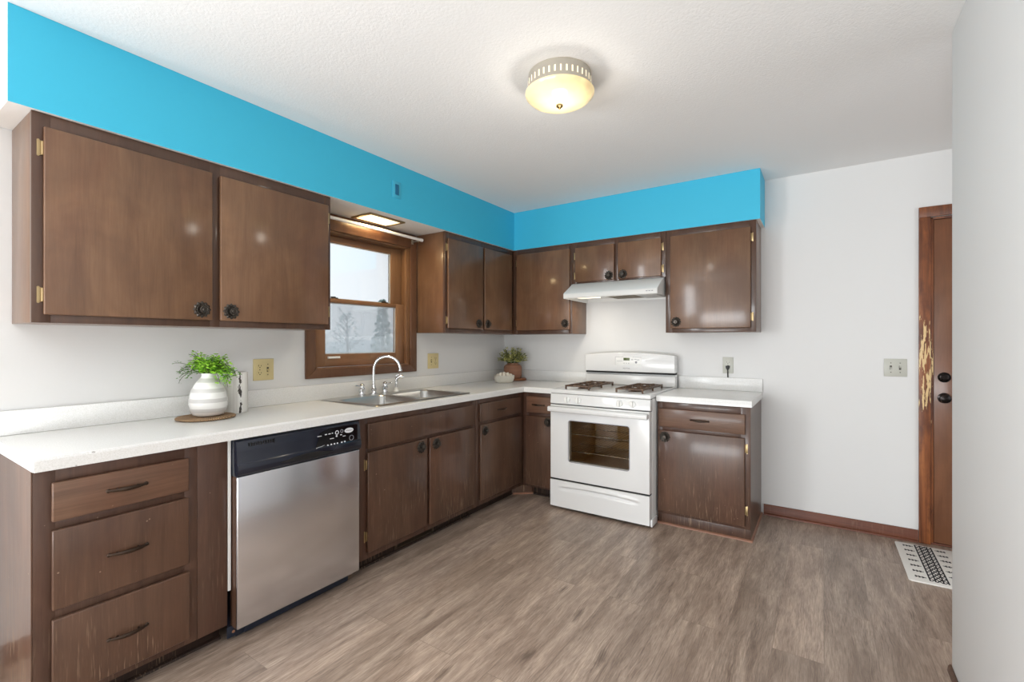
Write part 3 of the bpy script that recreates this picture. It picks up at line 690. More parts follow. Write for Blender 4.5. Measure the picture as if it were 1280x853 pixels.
# register in the toe kick
v = thing('toe_kick_vent', 'low metal heating register set in the dark toe kick under the sink', 'vent', (.535, -1.765, .012))
b = MB(m_left); b.box(-1.935, -1.600, .5305, .5335, .016, .070, .001); build('backing', b, 'dark_gap', v)
b = MB(m_left)
b.box(-1.935, -1.915, .5337, .541, .014, .070, .002); b.box(-1.620, -1.600, .5337, .541, .014, .070, .002); b.box(-1.774, -1.768, .5337, .540, .020, .066, .001)
b.box(-1.915, -1.620, .5337, .539, .014, .020, .001); b.box(-1.915, -1.620, .5337, .539, .066, .070, .001)
for k in range(34):
    y = -1.908 + k * .0086
    if abs(y + 1.771) > .006: b.box(y, y + .003, .5337, .5385, .020, .066)
build('grille', b, 'pewter', v)

# ------------------------------------------------------------------ counters
ZC = .8925; TC = .0420; DC = .6285
SX0, SX1, SY0, SY1 = .062, .548, -2.075, -1.275      # sink cut-out
b = MB()
def slab_front(b, y0, y1):   # front piece of the long run with a rounded nose
    b.prism([(SX1, ZC - TC), (DC, ZC - TC), (DC, ZC - .008), (DC - .003, ZC - .0025), (DC - .009, ZC), (SX1, ZC)], 1, y0, y1)
t = bmesh.new()
X = [.0015, SX0, SX1]; 
b.box(.0015, SX1, -3.4800, SY0, ZC - TC, ZC); b.box(.0015, SX1, SY1, -.0015, ZC - TC, ZC)
b.box(.0015, SX0, SY0, SY1, ZC - TC, ZC)
slab_front(b, -3.4800, -DC)
b.box(SX1, DC, -DC, -.0015, ZC - TC, ZC)
b.prism([(-.0015, ZC - TC), (-DC, ZC - TC), (-DC, ZC - .008), (-DC + .003, ZC - .0025), (-DC + .009, ZC), (-.0015, ZC)], 0, DC, .9300)
lcount = build('countertop', b, 'laminate', smooth=False)
tag(lcount, 'long white laminate worktop running along the window wall and around the corner', 'countertop')
b = MB(); b.box(.0015, .0205, -3.480, -.0215, ZC + .0004, ZC + .0965, .003); b.box(.0015, .9300, -.0205, -.0015, ZC + .0004, ZC + .0965, .003)
build('backsplash', b, 'laminate', lcount)
b = MB(); b.box(.022, DC - .006, -3.4822, -3.4803, ZC - TC + .001, ZC - .001); build('end_cap', b, 'white_plastic', lcount, label='bright white end strip with a dark seam')
b = MB(); b.prism([(-.0015, ZC - TC), (-DC, ZC - TC), (-DC, ZC - .008), (-DC + .003, ZC - .0025), (-DC + .009, ZC), (-.0015, ZC)], 0, 1.7075, 2.2990)
rc = build('countertop', b, 'laminate'); tag(rc, 'short white worktop on the base cabinet right of the range', 'countertop')
b = MB(); b.box(1.7075, 2.2990, -.0205, -.0015, ZC + .0004, ZC + .0965, .003); build('backsplash', b, 'laminate', rc)

# ------------------------------------------------------------------ sink
sk = thing('kitchen_sink', 'stainless steel double bowl drop-in sink under the window', 'sink', (.305, -1.675, ZC - .17))
ZR = ZC + .0045
b = MB()
def rrect(x0, x1, y0, y1, r, n=6):
    P = []
    for cx, cy, a in ((x1 - r, y1 - r, 0), (x0 + r, y1 - r, PI / 2), (x0 + r, y0 + r, PI), (x1 - r, y0 + r, 3 * PI / 2)):
        for k in range(n + 1): P.append((cx + r * math.cos(a + k * PI / 2 / n), cy + r * math.sin(a + k * PI / 2 / n)))
    return P
t = bmesh.new()
def ring(P, z): return [t.verts.new((x, y, z)) for x, y in P]
def loopedges(R): return [t.edges.get((R[i], R[(i + 1) % len(R)])) or t.edges.new((R[i], R[(i + 1) % len(R)])) for i in range(len(R))]
ro = ring(rrect(.030, .578, -2.105, -1.247, .03), ZR - .003); ro2 = ring(rrect(.034, .574, -2.101, -1.251, .028), ZR)
for i in range(len(ro)): t.faces.new((ro[i], ro[(i + 1) % len(ro)], ro2[(i + 1) % len(ro)], ro2[i]))
E = loopedges(ro2)
bowls = [(.150, .538, -2.062, -1.697), (.150, .538, -1.653, -1.290)]
for bx in bowls:
    x0, x1, y0, y1 = bx; prev = None
    for dz, ins, rad in ((0, 0, .045), (-.006, .005, .045), (-.10, .012, .045), (-.145, .020, .05), (-.158, .040, .06)):
        R = ring(rrect(x0 + ins, x1 - ins, y0 + ins, y1 - ins, rad), ZR + dz)
        if prev is None: E += loopedges(R)
        else:
            for i in range(len(R)): t.faces.new((prev[i], prev[(i + 1) % len(R)], R[(i + 1) % len(R)], R[i]))
        prev = R
    t.faces.new(prev)
bmesh.ops.triangle_fill(t, use_beauty=True, edges=E)
me = bpy.data.meshes.new('t'); t.to_mesh(me); t.free(); b.bm.from_mesh(me)
build('basin', b, 'sink_steel', sk)
for bx in bowls:
    b = MB(); cx = (bx[0] + bx[1]) / 2; cy = (bx[2] + bx[3]) / 2
    b.lathe([(.045, .0), (.045, .003), (.036, .003), (.030, -.0005), (.012, -.0005), (.010, .003), (0, .004)], (cx, cy, ZR - .1578), 28); build('drain', b, 'chrome', sk, label='chrome strainer drain')

fa = thing('faucet', 'chrome gooseneck faucet with two lever handles behind the sink', 'faucet', (.068, -1.70, ZR + .0005))
b = MB()
b.lathe([(.030, 0), (.030, .006), (.022, .010), (.018, .020), (.021, .026), (.021, .036), (.016, .042), (.014, .060), (.012, .066), (.0105, .07)], (.068, -1.700, ZR + .0008), 24)
sd = Vector((.152, .105, 0)).normalized(); pts = [(.068, -1.700, ZR + .060)]; R0 = .092
for k in range(4): pts.append((.068, -1.700, ZR + .085 + k * .027))
top = Vector((.068, -1.700, ZR + .170))
for k in range(1, 15):
    a = PI * .97 * k / 14; q = top + sd * (R0 * (1 - math.cos(a))) + Vector((0, 0, R0 * math.sin(a))); pts.append(tuple(q))
e = Vector(pts[-1]); e2 = e + Vector((0, 0, -.014)); pts.append(tuple(e2))
b.tube(pts, [.0105] * (len(pts) - 2) + [.0105, .0115], 14)
b.lathe([(.0125, 0), (.0138, .006), (.0125, .014)], tuple(e2 + Vector((0, 0, -.006))), 18)
build('spout', b, 'chrome', fa)
def handle(y, dirv):
    b = MB(); b.lathe([(.026, 0), (.026, .006), (.020, .010), (.018, .018), (.023, .024), (.023, .044), (.016, .052), (.015, .062), (.018, .066), (.014, .074), (.006, .079), (0, .080)], (.068, y, ZR + .0008), 24)
    p = Vector((.068, y, ZR + .062)); d = Vector(dirv).normalized()
    b.tube([tuple(p), tuple(p + d * .022), tuple(p + d * .050 + Vector((0, 0, .003))), tuple(p + d * .062 + Vector((0, 0, .003)))], [.006, .0045, .0065, .0035], 10)
    build('handle', b, 'chrome', fa)
handle(-1.797, (.1, -1, .05)); handle(-1.600, (.1, 1, .05))
b = MB(); b.box(.044, .092, -1.83, -1.57, ZR + .0003, ZR + .0008, .0); 
b.bm.free()
sp = thing('side_sprayer', 'chrome pull-out side sprayer right of the faucet', 'faucet', (.068, -1.492, ZR + .0005))
b = MB(); b.lathe([(.020, 0), (.020, .005), (.014, .012), (.013, .03)], (.068, -1.492, ZR + .0008), 20); build('holder', b, 'white_plastic', sp, label='pale sprayer holder')
b = MB(); b.lathe([(.010, .0), (.0115, .03), (.0105, .045)], (.068, -1.492, ZR + .031), 18)
b.tube([(.068, -1.492, ZR + .068), (.070, -1.492, ZR + .092), (.082, -1.478, ZR + .108), (.102, -1.456, ZR + .106)], [.011, .0115, .013, .012], 12)
b.tube([(.074, -1.488, ZR + .103), (.066, -1.494, ZR + .118), (.082, -1.478, ZR + .124), (.092, -1.470, ZR + .120)], [.004, .0045, .005, .003], 8)
build('spray_head', b, 'chrome', sp)

# ------------------------------------------------------------------ dishwasher
dw = thing('dishwasher', 'stainless steel dishwasher with a black control console', 'dishwasher', (.33, -2.575, 0))
y0, y1 = -2.882, -2.268
b = MB(m_left); b.box(y0 + .012, y1 - .012, .03, .575, .03, CT - .02, .004); build('tub', b, 'navy_steel', dw)
b = MB(m_left); b.box(y0, y1, .628, .640, .058, .6935, .004, 3); build('door_panel', b, 'brushed_steel', dw, label='brushed stainless steel door panel')
b = MB(m_left); b.box(y0 + .0005, y1 - .0005, .577, .6275, .058, .6935, .002); build('inner_door', b, 'upper_frame_wood', dw, label='brown inner door edge')
b = MB(m_left)   # console: bulging face
b.prism([(.578, .6945), (.636, .6945), (.648, .705), (.652, .725), (.650, .744), (.645, .750), (.641, .80), (.634, .838), (.622, .844), (.578, .844)][::-1], 0, y0 - .002, y1 + .004, .0015)
build('console', b, 'console_black', dw, label='glossy blue-black control console')
def con(z): # x of console face at z
    P = [(.6945, .636), (.705, .648), (.725, .652), (.744, .650), (.750, .645), (.80, .641), (.838, .634)]
    for (za, xa), (zb, xb) in zip(P, P[1:]):
        if za <= z <= zb: return xa + (xb - xa) * (z - za) / (zb - za)
    return .63
b = MB(m_left)  # recessed pocket handle: dark lens shape
n = 24; pts = []
for k in range(n + 1): u = k / n; pts.append((-2.70 + .27 * u, .7195 + .0165 * math.sin(PI * u)))
for k in range(n + 1): u = 1 - k / n; pts.append((-2.70 + .27 * u, .7195 - .010 * math.sin(PI * u)))
pts = [p for i, p in enumerate(pts) if i not in (n, 2 * n + 1)]
b.prism(pts, 1, .640, .6535); build('handle', b, 'dark_gap', dw, label='dark pocket handle')
b = MB(m_left)
for k in range(11): b.box(-2.836 + k * .0102, -2.836 + k * .0102 + .0066, con(.82) - .006, con(.82) + .0012, .810, .829, .0008)
b.box(-2.726, -2.7235, con(.82) - .004, con(.82) + .002, .808, .831)
build('vent', b, 'console_gloss', dw, label='black vent slots')
b = MB(m_left); b.prism([(-2.530, .738), (-2.285, .738), (-2.285, .830), (-2.45, .832), (-2.50, .815)], 1, con(.80) - .012, con(.76) + .0008); build('control_panel', b, 'console_gloss', dw, label='glossy black control panel')
XF = con(.76) + .0009
RL = ROT_LEFT
b = MB()
b.lathe([(0, 0), (1, 0), (1, .0012), (0, .0012)], (0, 0, 0), 40)
for vv in b.bm.verts: vv.co.x *= .0265; vv.co.y *= .0125
OV = shared('badge', b, 'print_white'); o = place('badge', OV, (XF, -2.337, .8065), RL, dw, 'white oval badge')
place('badge_lettering', text_mesh('badge_lettering', 'Whirlpool', .0105, 'print_grey', .3), (XF + .0014, -2.337, .8065), RL, dw, 'small grey badge lettering')
def ringbtn(y, z, r, mat, w=.35):
    b = MB(); b.lathe([(r * (1 - w), 0), (r, 0), (r, .0014), (r * (1 - w), .0014), (r * (1 - w), 0)], seg=20, close=False)
    place('button', shared('button', b, mat), (XF, y, z), RL, dw, 'round console button')
ringbtn(-2.408, .806, .0105, 'print_white', .3); ringbtn(-2.380, .809, .0085, 'print_grey', .3); ringbtn(-2.322, .766, .0135, 'print_grey', .14)
b = MB(m_left)
for (y, z, w, h) in ((-2.470, .806, .012, .004), (-2.450, .806, .012, .004), (-2.434, .807, .007, .004), (-2.410, .789, .008, .008), (-2.384, .791, .010, .004), (-2.366, .782, .016, .003), (-2.437, .781, .022, .003), (-2.505, .803, .022, .003)):
    b = MB(m_left); b.box(y - w / 2, y + w / 2, XF, XF + .0008, z - h / 2, z + h / 2); build('printed_mark', b, 'print_white', dw, label='white printed control mark')
for (y, z) in ((-2.459, .751), (-2.440, .752), (-2.422, .752), (-2.405, .752), (-2.380, .752), (-2.362, .753)):
    b = MB(m_left); b.lathe([(0, 0), (.0042, 0), (.0042, .0008), (0, .0008)], (y, XF + .0008, z), 12, Euler((PI / 2, 0, 0))); build('printed_mark', b, 'print_white', dw, label='round white printed control mark')
b = MB(m_left); b.tube([(-2.524, XF + .0006, .748), (-2.510, XF + .0006, .751), (-2.495, XF + .0006, .752), (-2.478, XF + .0006, .756)], [.0022, .0016, .0022, .001], 8, .3); build('printed_script', b, 'print_white', dw, label='white script mark on the console')
b = MB(m_left); b.box(y0 + .02, y1 - .03, .560, .586, .004, .056, .002); b.box(y0 - .018, y0 + .05, .588, .594, .014, .062, .001); b.box(y0 + .05, y1 - .045, .586, .600, .010, .050, .003)
build('toe_panel', b, 'navy_steel', dw, label='black metal toe panel')
b = MB(m_left); b.lathe([(0, 0), (.006, 0), (.006, .002), (0, .003)], (y0 + .006, .5965, .036), 12, Euler((PI / 2, 0, 0))); build('screw', b, 'pot_wood', dw, label='rusty screw')
b = MB(m_left); b.box(-2.8985, -2.8860, .50, .596, .215, .846, .001); build('side_strip', b, 'white_plastic', dw, label='white side strip')
for yy in (y0 + .04, y1 - .04):
    b = MB(m_left); b.box(yy - .01, yy + .01, .5, .52, .0004, .0295, .002); build('foot', b, 'navy_steel', dw)

# ------------------------------------------------------------------ gas range
rg = thing('gas_range', 'white free-standing gas range with an oven window', 'stove', (1.318, -.36, 0))
A0, A1 = .9345, 1.7030
b = MB(m_back)
b.box(A0 + .004, A0 + .03, .03, .690, .024, .868, .002); b.box(A1 - .03, A1 - .004, .03, .690, .024, .868, .002)
b.box(A0 + .03, A1 - .03, .03, .05, .024, .868); b.box(A0 + .03, A1 - .03, .05, .690, .215, .228); b.box(A0 + .03, A1 - .03, .05, .690, .776, .868); b.box(A0 + .03, A1 - .03, .05, .690, .024, .03)
build('body', b, 'white_enamel', rg)
b = MB(m_back)   # oven cavity lining
b.box(A0 + .0302, A0 + .09, .0502, .689, .2282, .7758); b.box(A1 - .09, A1 - .0302, .0502, .689, .2282, .7758); b.box(A0 + .0902, A1 - .0902, .0502, .11, .2282, .7758); b.box(A0 + .0902, A1 - .0902, .1102, .689, .2282, .285); b.box(A0 + .0902, A1 - .0902, .1102, .689, .72, .7758)
build('oven_cavity', b, 'oven_enamel', rg, label='brown enamel oven lining')
for z in (.43, .56):
    b = MB(m_back)
    for yy in (.14, .40, .66): b.tube([(A0 + .092, yy, z), (A1 - .092, yy, z)], .0035, 8)
    for k in range(19): x = A0 + .11 + k * .0305; b.tube([(x, .13, z + .005), (x, .67, z + .005)], .0022, 6)
    build('oven_rack', b, 'rack_steel', rg, label='steel wire oven rack')
b = MB(m_back)   # cooktop: slab with raised rim
b.box(A0 + .001, A1 - .001, .075, .726, .873, .898, .006, 3)
b.prism([(A0 + .001, .716), (A1 - .001, .716), (A1 - .001, .734), (A0 + .001, .734)], 2, .8705, .9005, .006, 3)
b.box(A0 + .001, A0 + .014, .09, .72, .895, .904, .004); b.box(A1 - .014, A1 - .001, .09, .72, .895, .904, .004)
ck = build('cooktop', b, 'white_enamel', rg)
b = MB(m_back); b.prism([(.692, .792), (.735, .792), (.742, .798), (.735, .864), (.726, .8685), (.692, .8685)], 0, A0 + .003, A1 - .003, .0015); cp = build('control_panel', b, 'white_enamel', rg)
for x in (1.078, 1.170, 1.486, 1.578):
    b = MB(); R = Euler((PI / 2, 0, 0)); b.lathe([(0, 0), (.023, 0), (.023, .006), (.019, .010), (.018, .012), (0, .012)], (x, -.7385, .829), 28, R)
    q = MB(m_back); b.mp = m_back; b.box(x - .0055, x + .0055, .750, .768, .808, .850, .003, 2)
    q.bm.free(); build('burner_knob', b, 'light_grey_plastic' if False else 'white_plastic', cp, label='white burner knob')
b = MB(m_back)
# oven door with window opening
D0, D1 = .694, .744; wx0, wx1, wz0, wz1 = 1.092, 1.556, .370, .674
t = bmesh.new()
def ring4(x0, x1, z0, z1, d): return [t.verts.new(p) for p in ((x0, d, z0), (x1, d, z0), (x1, d, z1), (x0, d, z1))]
of, ob_, inf, inb = ring4(A0 + .004, A1 - .006, .230, .786, D1), ring4(A0 + .004, A1 - .006, .230, .786, D0), ring4(wx0, wx1, wz0, wz1, D1), ring4(wx0, wx1, wz0, wz1, D0)
for k in range(4):
    j = (k + 1) % 4
    t.faces.new((of[k], of[j], inf[j], inf[k])); t.faces.new((ob_[k], inb[k], inb[j], ob_[j])); t.faces.new((of[k], ob_[k], ob_[j], of[j])); t.faces.new((inf[k], inf[j], inb[j], inb[k]))
bmesh.ops.recalc_face_normals(t, faces=t.faces[:])
bmesh.ops.bevel(t, geom=[t.edges.get((of[k], of[(k + 1) % 4])) for k in range(4)], offset=.005, segments=3, affect='EDGES', profile=0.5)
b._merge(t)
od = build('oven_door', b, 'white_enamel', rg)
b = MB(m_back); b.box(wx0 - .004, wx1 + .004, D1 - .020, D1 - .014, wz0 - .004, wz1 + .004); build('oven_window', b, 'oven_glass', od, label='dark tinted oven window')
b = MB(m_back)
t0 = rrect(wx0 - .002, wx1 + .002, wz0 - .002, wz1 + .002, .02)
for k in range(len(t0)):
    p, q = t0[k], t0[(k + 1) % len(t0)]
    if (Vector(p) - Vector(q)).length > 1e-5: b.tube([(p[0], D1 + .0003, p[1]), (q[0], D1 + .0003, q[1])], .0028, 6)
build('window_trim', b, 'print_grey', od, label='thin grey trim around the oven window')
b = MB(m_back)
b.prism([(.752, .744), (.790, .738), (.796, .744), (.797, .766), (.790, .776), (.758, .776), (.752, .770)], 0, A0 + .006, A1 - .008, .003, 2)
b.box(A0 + .012, A0 + .05, .7442, .753, .745, .775, .002); b.box(A1 - .05, A1 - .012, .7442, .753, .745, .775, .002)
build('oven_handle', b, 'white_enamel', od, label='full-width white oven handle')
for bb in ((A0 + .006, A1 - .008, .690, .7352, .2185, .2285), (A0 + .006, A1 - .006, .690, .730, .7865, .7915), (A0 + .004, A1 - .004, .690, .7255, .8686, .8704)):
    b = MB(m_back); b.box(*bb); build('gap', b, 'dark_gap', rg, label='dark gap between the panels')
def drawer_face(u, v):
    x = A0 + .004 + (A1 - A0 - .010) * u; z = .020 + .1975 * v
    yc = .745; cz = .158 + .0 * u; w = math.exp(-((z - (.150 + .020 * (1 - (2 * u - 1) ** 2))) / .012) ** 2) * max(0, 1 - abs((u - .5) / .41) ** 6)
    w2 = math.exp(-((z - (.168 + .020 * (1 - (2 * u - 1) ** 2))) / .010) ** 2) * max(0, 1 - abs((u - .5) / .41) ** 6)
    return (x, yc - .012 * w + .010 * w2, z)
b = MB(m_back); b.grid(drawer_face, 60, 40); b.box(A0 + .004, A1 - .006, .692, .7315, .020, .2175, .002)
bx = MB(m_back)
b.box(A0 + .004, A0 + .0065, .73, .744, .020, .2175); b.box(A1 - .0085, A1 - .006, .73, .744, .020, .2175); b.box(A0 + .0065, A1 - .0085, .73, .7445, .2155, .2175); b.box(A0 + .0065, A1 - .0085, .73, .744, .020, .022)
bx.bm.free()
build('storage_drawer', b, 'white_enamel', rg, label='white bottom drawer with a curved finger ridge')
b = MB(m_back); b.box(A0 + .02, A1 - .02, .10, .700, .0005, .0235); build('base_plinth', b, 'dark_gap', rg, label='dark recessed base')
b = MB(m_back); b.box(A1 - .003, A1 + .010, .62, .735, .012, .060, .003); build('side_foot', b, 'white_enamel', rg)
# backguard
b = MB(m_back); b.box(A0 + .004, A1 - .004, .022, .075, .868, .998, .003); b.box(A0 + .004, A1 - .004, .0755, .102, .9005, .985, .006); build('riser', b, 'white_enamel', rg)
b = MB(m_back); n = 20
pts = [(A0 + .002, 1.012), (A1 - .002, 1.012)] + [(A1 - .002 - (A1 - A0 - .004) * k / n, 1.150 + .022 * math.sin(PI * k / n) ** .8) for k in range(n + 1)]
b.prism(pts, 1, .022, .118, .006, 3); bk = build('backguard', b, 'white_enamel', rg)
b = MB(m_back); b.box(A0 + .008, A1 - .008, .03, .108, .998, .0121 + 1.0); build('backguard_gap', b, 'dark_gap', rg, label='dark slot under the backguard')
YB = -.1183
b = MB(m_back); b.box(1.213, 1.435, .118, .1188, 1.066, 1.136, .0004); build('control_overlay', b, 'light_grey_plastic' if False else 'white_plastic', bk)
b = MB(m_back); b.box(1.285, 1.338, .1189, .1200, 1.106, 1.128, .0004); disp = build('clock_display', b, 'lcd_green', bk, label='small green clock display')
place('clock_digits', text_mesh('clock_digits', '8:26', .022, 'lcd_digit'), (1.3115, -.1203, 1.117), ROT_BACK, disp, 'dark clock digits')
place('brand_lettering', text_mesh('brand_lettering', 'MAYTAG', .015, 'print_grey'), (1.310, YB - .0002, 1.040), ROT_BACK, bk, 'small grey brand lettering')
b = MB(m_back)
for (x, z, w, h) in ((1.214, 1.10, .002, .07), (1.25, 1.134, .07, .002), (1.25, 1.100, .05, .002), (1.40, 1.134, .07, .002), (1.358, 1.113, .02, .005), (1.386, 1.117, .02, .004), (1.410, 1.113, .02, .004), (1.290, 1.083, .006, .006), (1.310, 1.083, .006, .006), (1.330, 1.083, .006, .006)):
    b = MB(m_back); b.box(x - w / 2, x + w / 2, .1188, .1194, z - h / 2, z + h / 2); build('printed_mark', b, 'print_grey', bk, label='pale grey printed control mark')
b = MB(m_back); b.lathe([(0, 0), (.009, 0), (.009, .0008), (0, .0008)], (1.392, .1196, 1.092), 18, Euler((PI / 2, 0, 0)))
build('printed_mark', b, 'print_grey', bk, label='round grey printed control mark')
# burners and grates
def grate_part(cx, y0, y1):
    b = MB(m_back); hw_ = .095
    for yc in ((y0 * .72 + y1 * .28), (y0 * .28 + y1 * .72)):
        h = .070
        for k in range(4):
            a = PI / 4 + k * PI / 2
            b.tube([(cx + .030 * math.cos(a), yc + .030 * math.sin(a), .930), (cx + .075 * math.cos(a), yc + .075 * math.sin(a), .934), (cx + .095 * math.cos(a), yc + .095 * math.sin(a), .928)], .0055, 6)
        for k in range(4):
            a = k * PI / 2; b.tube([(cx + .040 * math.cos(a), yc + .040 * math.sin(a), .929), (cx + .082 * math.cos(a), yc + .082 * math.sin(a), .930)], .0048, 6)
        n = 20; b.tube([(cx + .082 * math.cos(2 * PI * k / n), yc + .082 * math.sin(2 * PI * k / n), .927) for k in range(n + 1)], .0048, 6)
    for sx in (-1, 1):
        b.box(cx + sx * hw_ - .006, cx + sx * hw_ + .006, y0, y1, .918, .930, .002)
        for yy in (y0 + .006, (y0 + y1) / 2, y1 - .006): b.box(cx + sx * hw_ - .006, cx + sx * hw_ + .006, yy - .006, yy + .006, .8986, .919, .002)
    for yy in (y0 + .006, y1 - .006, (y0 + y1) / 2): b.box(cx - hw_, cx + hw_, yy - .005, yy + .005, .919, .929, .002)
    return b
for cx in (1.123, 1.527):
    build('burner_grate', grate_part(cx, .185, .665), 'rusty_grate', ck, label='brown cast iron burner grate')
    for yc in (.319, .531):
        b = MB(m_back); b.lathe([(.052, .8985), (.050, .9005), (.040, .9005), (.034, .903), (.034, .912), (.024, .916), (0, .917)], (cx, yc, 0), 28); build('burner', b, 'rusty_grate', ck)

# ------------------------------------------------------------------ range hood
hd = thing('range_hood', 'white under-cabinet range hood above the stove', 'range hood', (1.289, -.23, 1.60))
HA0, HA1 = .9085, 1.6685
b = MB(m_back)
prof = [(.004, 1.7485), (.300, 1.7485), (.318, 1.742), (.466, 1.655), (.472, 1.646), (.472, 1.618), (.466, 1.611), (.458, 1.611), (.456, 1.640), (.010, 1.640), (.008, 1.611), (.004, 1.611)]
b.prism(prof, 0, HA0 + .003, HA1 - .003)
side = [(.004, 1.7485), (.300, 1.7485), (.318, 1.742), (.466, 1.655), (.472, 1.646), (.472, 1.618), (.466, 1.611), (.004, 1.605)]
b.prism(side, 0, HA0, HA0 + .003); b.prism(side, 0, HA1 - .003, HA1)
build('canopy', b, 'hood_white', hd)
b = MB(m_back); b.box(HA0 + .30, HA1 - .22, .06, .42, 1.626, 1.6385, .003)
for k in range(24): b.box(HA0 + .31 + k * .0095, HA0 + .3145 + k * .0095, .07, .41, 1.6235, 1.627)
build('grease_filter', b, 'filter_mesh', hd, label='metal grease filter')
b = MB(m_back); b.box(HA1 - .20, HA1 - .05, .08, .40, 1.618, 1.6385, .003); build('fan_housing', b, 'light_grey_plastic', hd)
b = MB(m_back); b.box(HA0 + .06, HA0 + .24, .27, .43, 1.622, 1.6385, .004); build('lamp_lens', b, 'hood_bulb', hd, label='lit hood lamp')
b = MB(m_back)
for k in range(3): b.box(1.585 + k * .020, 1.598 + k * .020, .4722, .4735, 1.632, 1.637, .0004)
build('rocker_switches', b, 'print_grey', hd, label='small grey switches')
hl = bpy.data.lights.new('hood_lamp', 'AREA'); hl.shape = 'DISK'; hl.size = .05; hl.energy = 1.5; hl.color = (1, .93, .82)
ho = bpy.data.objects.new('hood_lamp', hl); COL.objects.link(ho); ho.location = (1.052, -.37, 1.605)

# ------------------------------------------------------------------ ceiling light
cl = thing('ceiling_light', 'round flush ceiling light with a lit glass bowl', 'ceiling light', (1.695, -2.025, H - .12))
LX, LY = 1.695, -2.025
b = MB(); seg = 96
b.lathe([(.138, H - .002), (.140, H - .012), (.139, H - .062), (.142, H - .070), (.142, H - .076), (.136, H - .078), (.128, H - .060)], (LX, LY, 0), seg, close=False); build('metal_band', b, 'nickel', cl, label='pierced metal band')
b = MB()
for k in range(36):
    a = 2 * PI * k / 36; q = Vector((LX + .1400 * math.cos(a), LY + .1400 * math.sin(a), 0)); tx = Vector((-math.sin(a), math.cos(a), 0)); nn = Vector((math.cos(a), math.sin(a), 0))
    p = [q + tx * s * .0030 + nn * .0012 + Vector((0, 0, z)) for s, z in ((-1, H - .058), (1, H - .058), (1, H - .032), (-1, H - .032))]
    b.quad([tuple(v) for v in p])
build('slots', b, 'slot_glow', cl, label='lit slots around the band', recalc=False)
b = MB(); b.lathe([(.145, H - .0765), (.152, H - .0800), (.151, H - .088), (.135, H - .104), (.105, H - .118), (.06, H - .128), (.018, H - .131), (0, H - .131)], (LX, LY, 0), 64, close=False); build('glass_bowl', b, 'lamp_glass', cl, label='lit cream glass bowl')
b = MB(); b.lathe([(0, H - .150), (.004, H - .148), (.007, H - .143), (.014, H - .139), (.015, H - .135), (.008, H - .1315), (0, H - .1315)], (LX, LY, 0), 24); build('finial', b, 'bronze', cl, label='bronze finial')
pl = bpy.data.lights.new('ceiling_lamp', 'POINT'); pl.energy = 2.8; pl.color = (1, .93, .82); pl.shadow_soft_size = .055
po = bpy.data.objects.new('ceiling_lamp', pl); COL.objects.link(po); po.location = (LX, LY, H - .265)

# recessed light in the soffit over the sink
rl = thing('recessed_light', 'lit square recessed light in the soffit over the sink', 'recessed light', (.147, -1.72, ZS - .012))
b = MB(); RX0, RX1, RY0, RY1 = .048, .246, -1.872, -1.572
for (xa, xb, ya, yb) in ((RX0, RX1, RY0, RY0 + .022), (RX0, RX1, RY1 - .022, RY1), (RX0, RX0 + .022, RY0 + .022, RY1 - .022), (RX1 - .022, RX1, RY0 + .022, RY1 - .022)): b.box(xa, xb, ya, yb, ZS - .010, ZS - .0006, .002)
build('trim_frame', b, 'brass', rl, label='brassy trim frame')
b = MB(); b.box(RX0 + .022, RX1 - .022, RY0 + .022, RY1 - .022, ZS - .007, ZS - .0006); build('lens', b, 'recessed_lens', rl, label='lit lens')
al = area('recessed_lamp', (.147, -1.72, ZS - .016), (.147, -1.72, 0), .12, .22, 5.0, (1, .76, .40))

# curtain rod
cr = thing('curtain_rod', 'white curtain rod across the top of the window', 'curtain rod', (.085, -1.70, 2.035))
b = MB(); b.tube([(.085, -2.165, 2.046), (.085, -1.262, 2.046)], .0105, 14); b.lathe([(0, 0), (.013, 0), (.013, .02), (0, .024)], (.085, -1.264, 2.046), 16, Euler((-PI / 2, 0, 0))); build('rod', b, 'rod_white', cr)
for y in (-1.285, -2.150):
    b = MB(); b.box(.0195, .078, y - .006, y + .006, 2.030, 2.036, .001); b.box(.0195, .024, y - .010, y + .010, 2.015, 2.050, .001); b.tube([(.078, y, 2.033), (.088, y, 2.032)], .006, 8); build('bracket', b, 'nickel', cr, label='small metal bracket')

# blue painted cover plate on the soffit
bp = thing('cover_plate', 'small blue cover plate on the soffit above the window', 'wall plate', (.3165, -1.715, 2.215))
b = MB(m_left); b.box(-1.752, -1.680, .3155, .3205, 2.212, 2.322, .002); build('plate', b, 'blue_plate', bp)
b = MB(m_left); b.box(-1.732, -1.700, .3206, .3222, 2.232, 2.302, .001); build('insert', b, 'blue_slot', bp, label='darker blue insert')

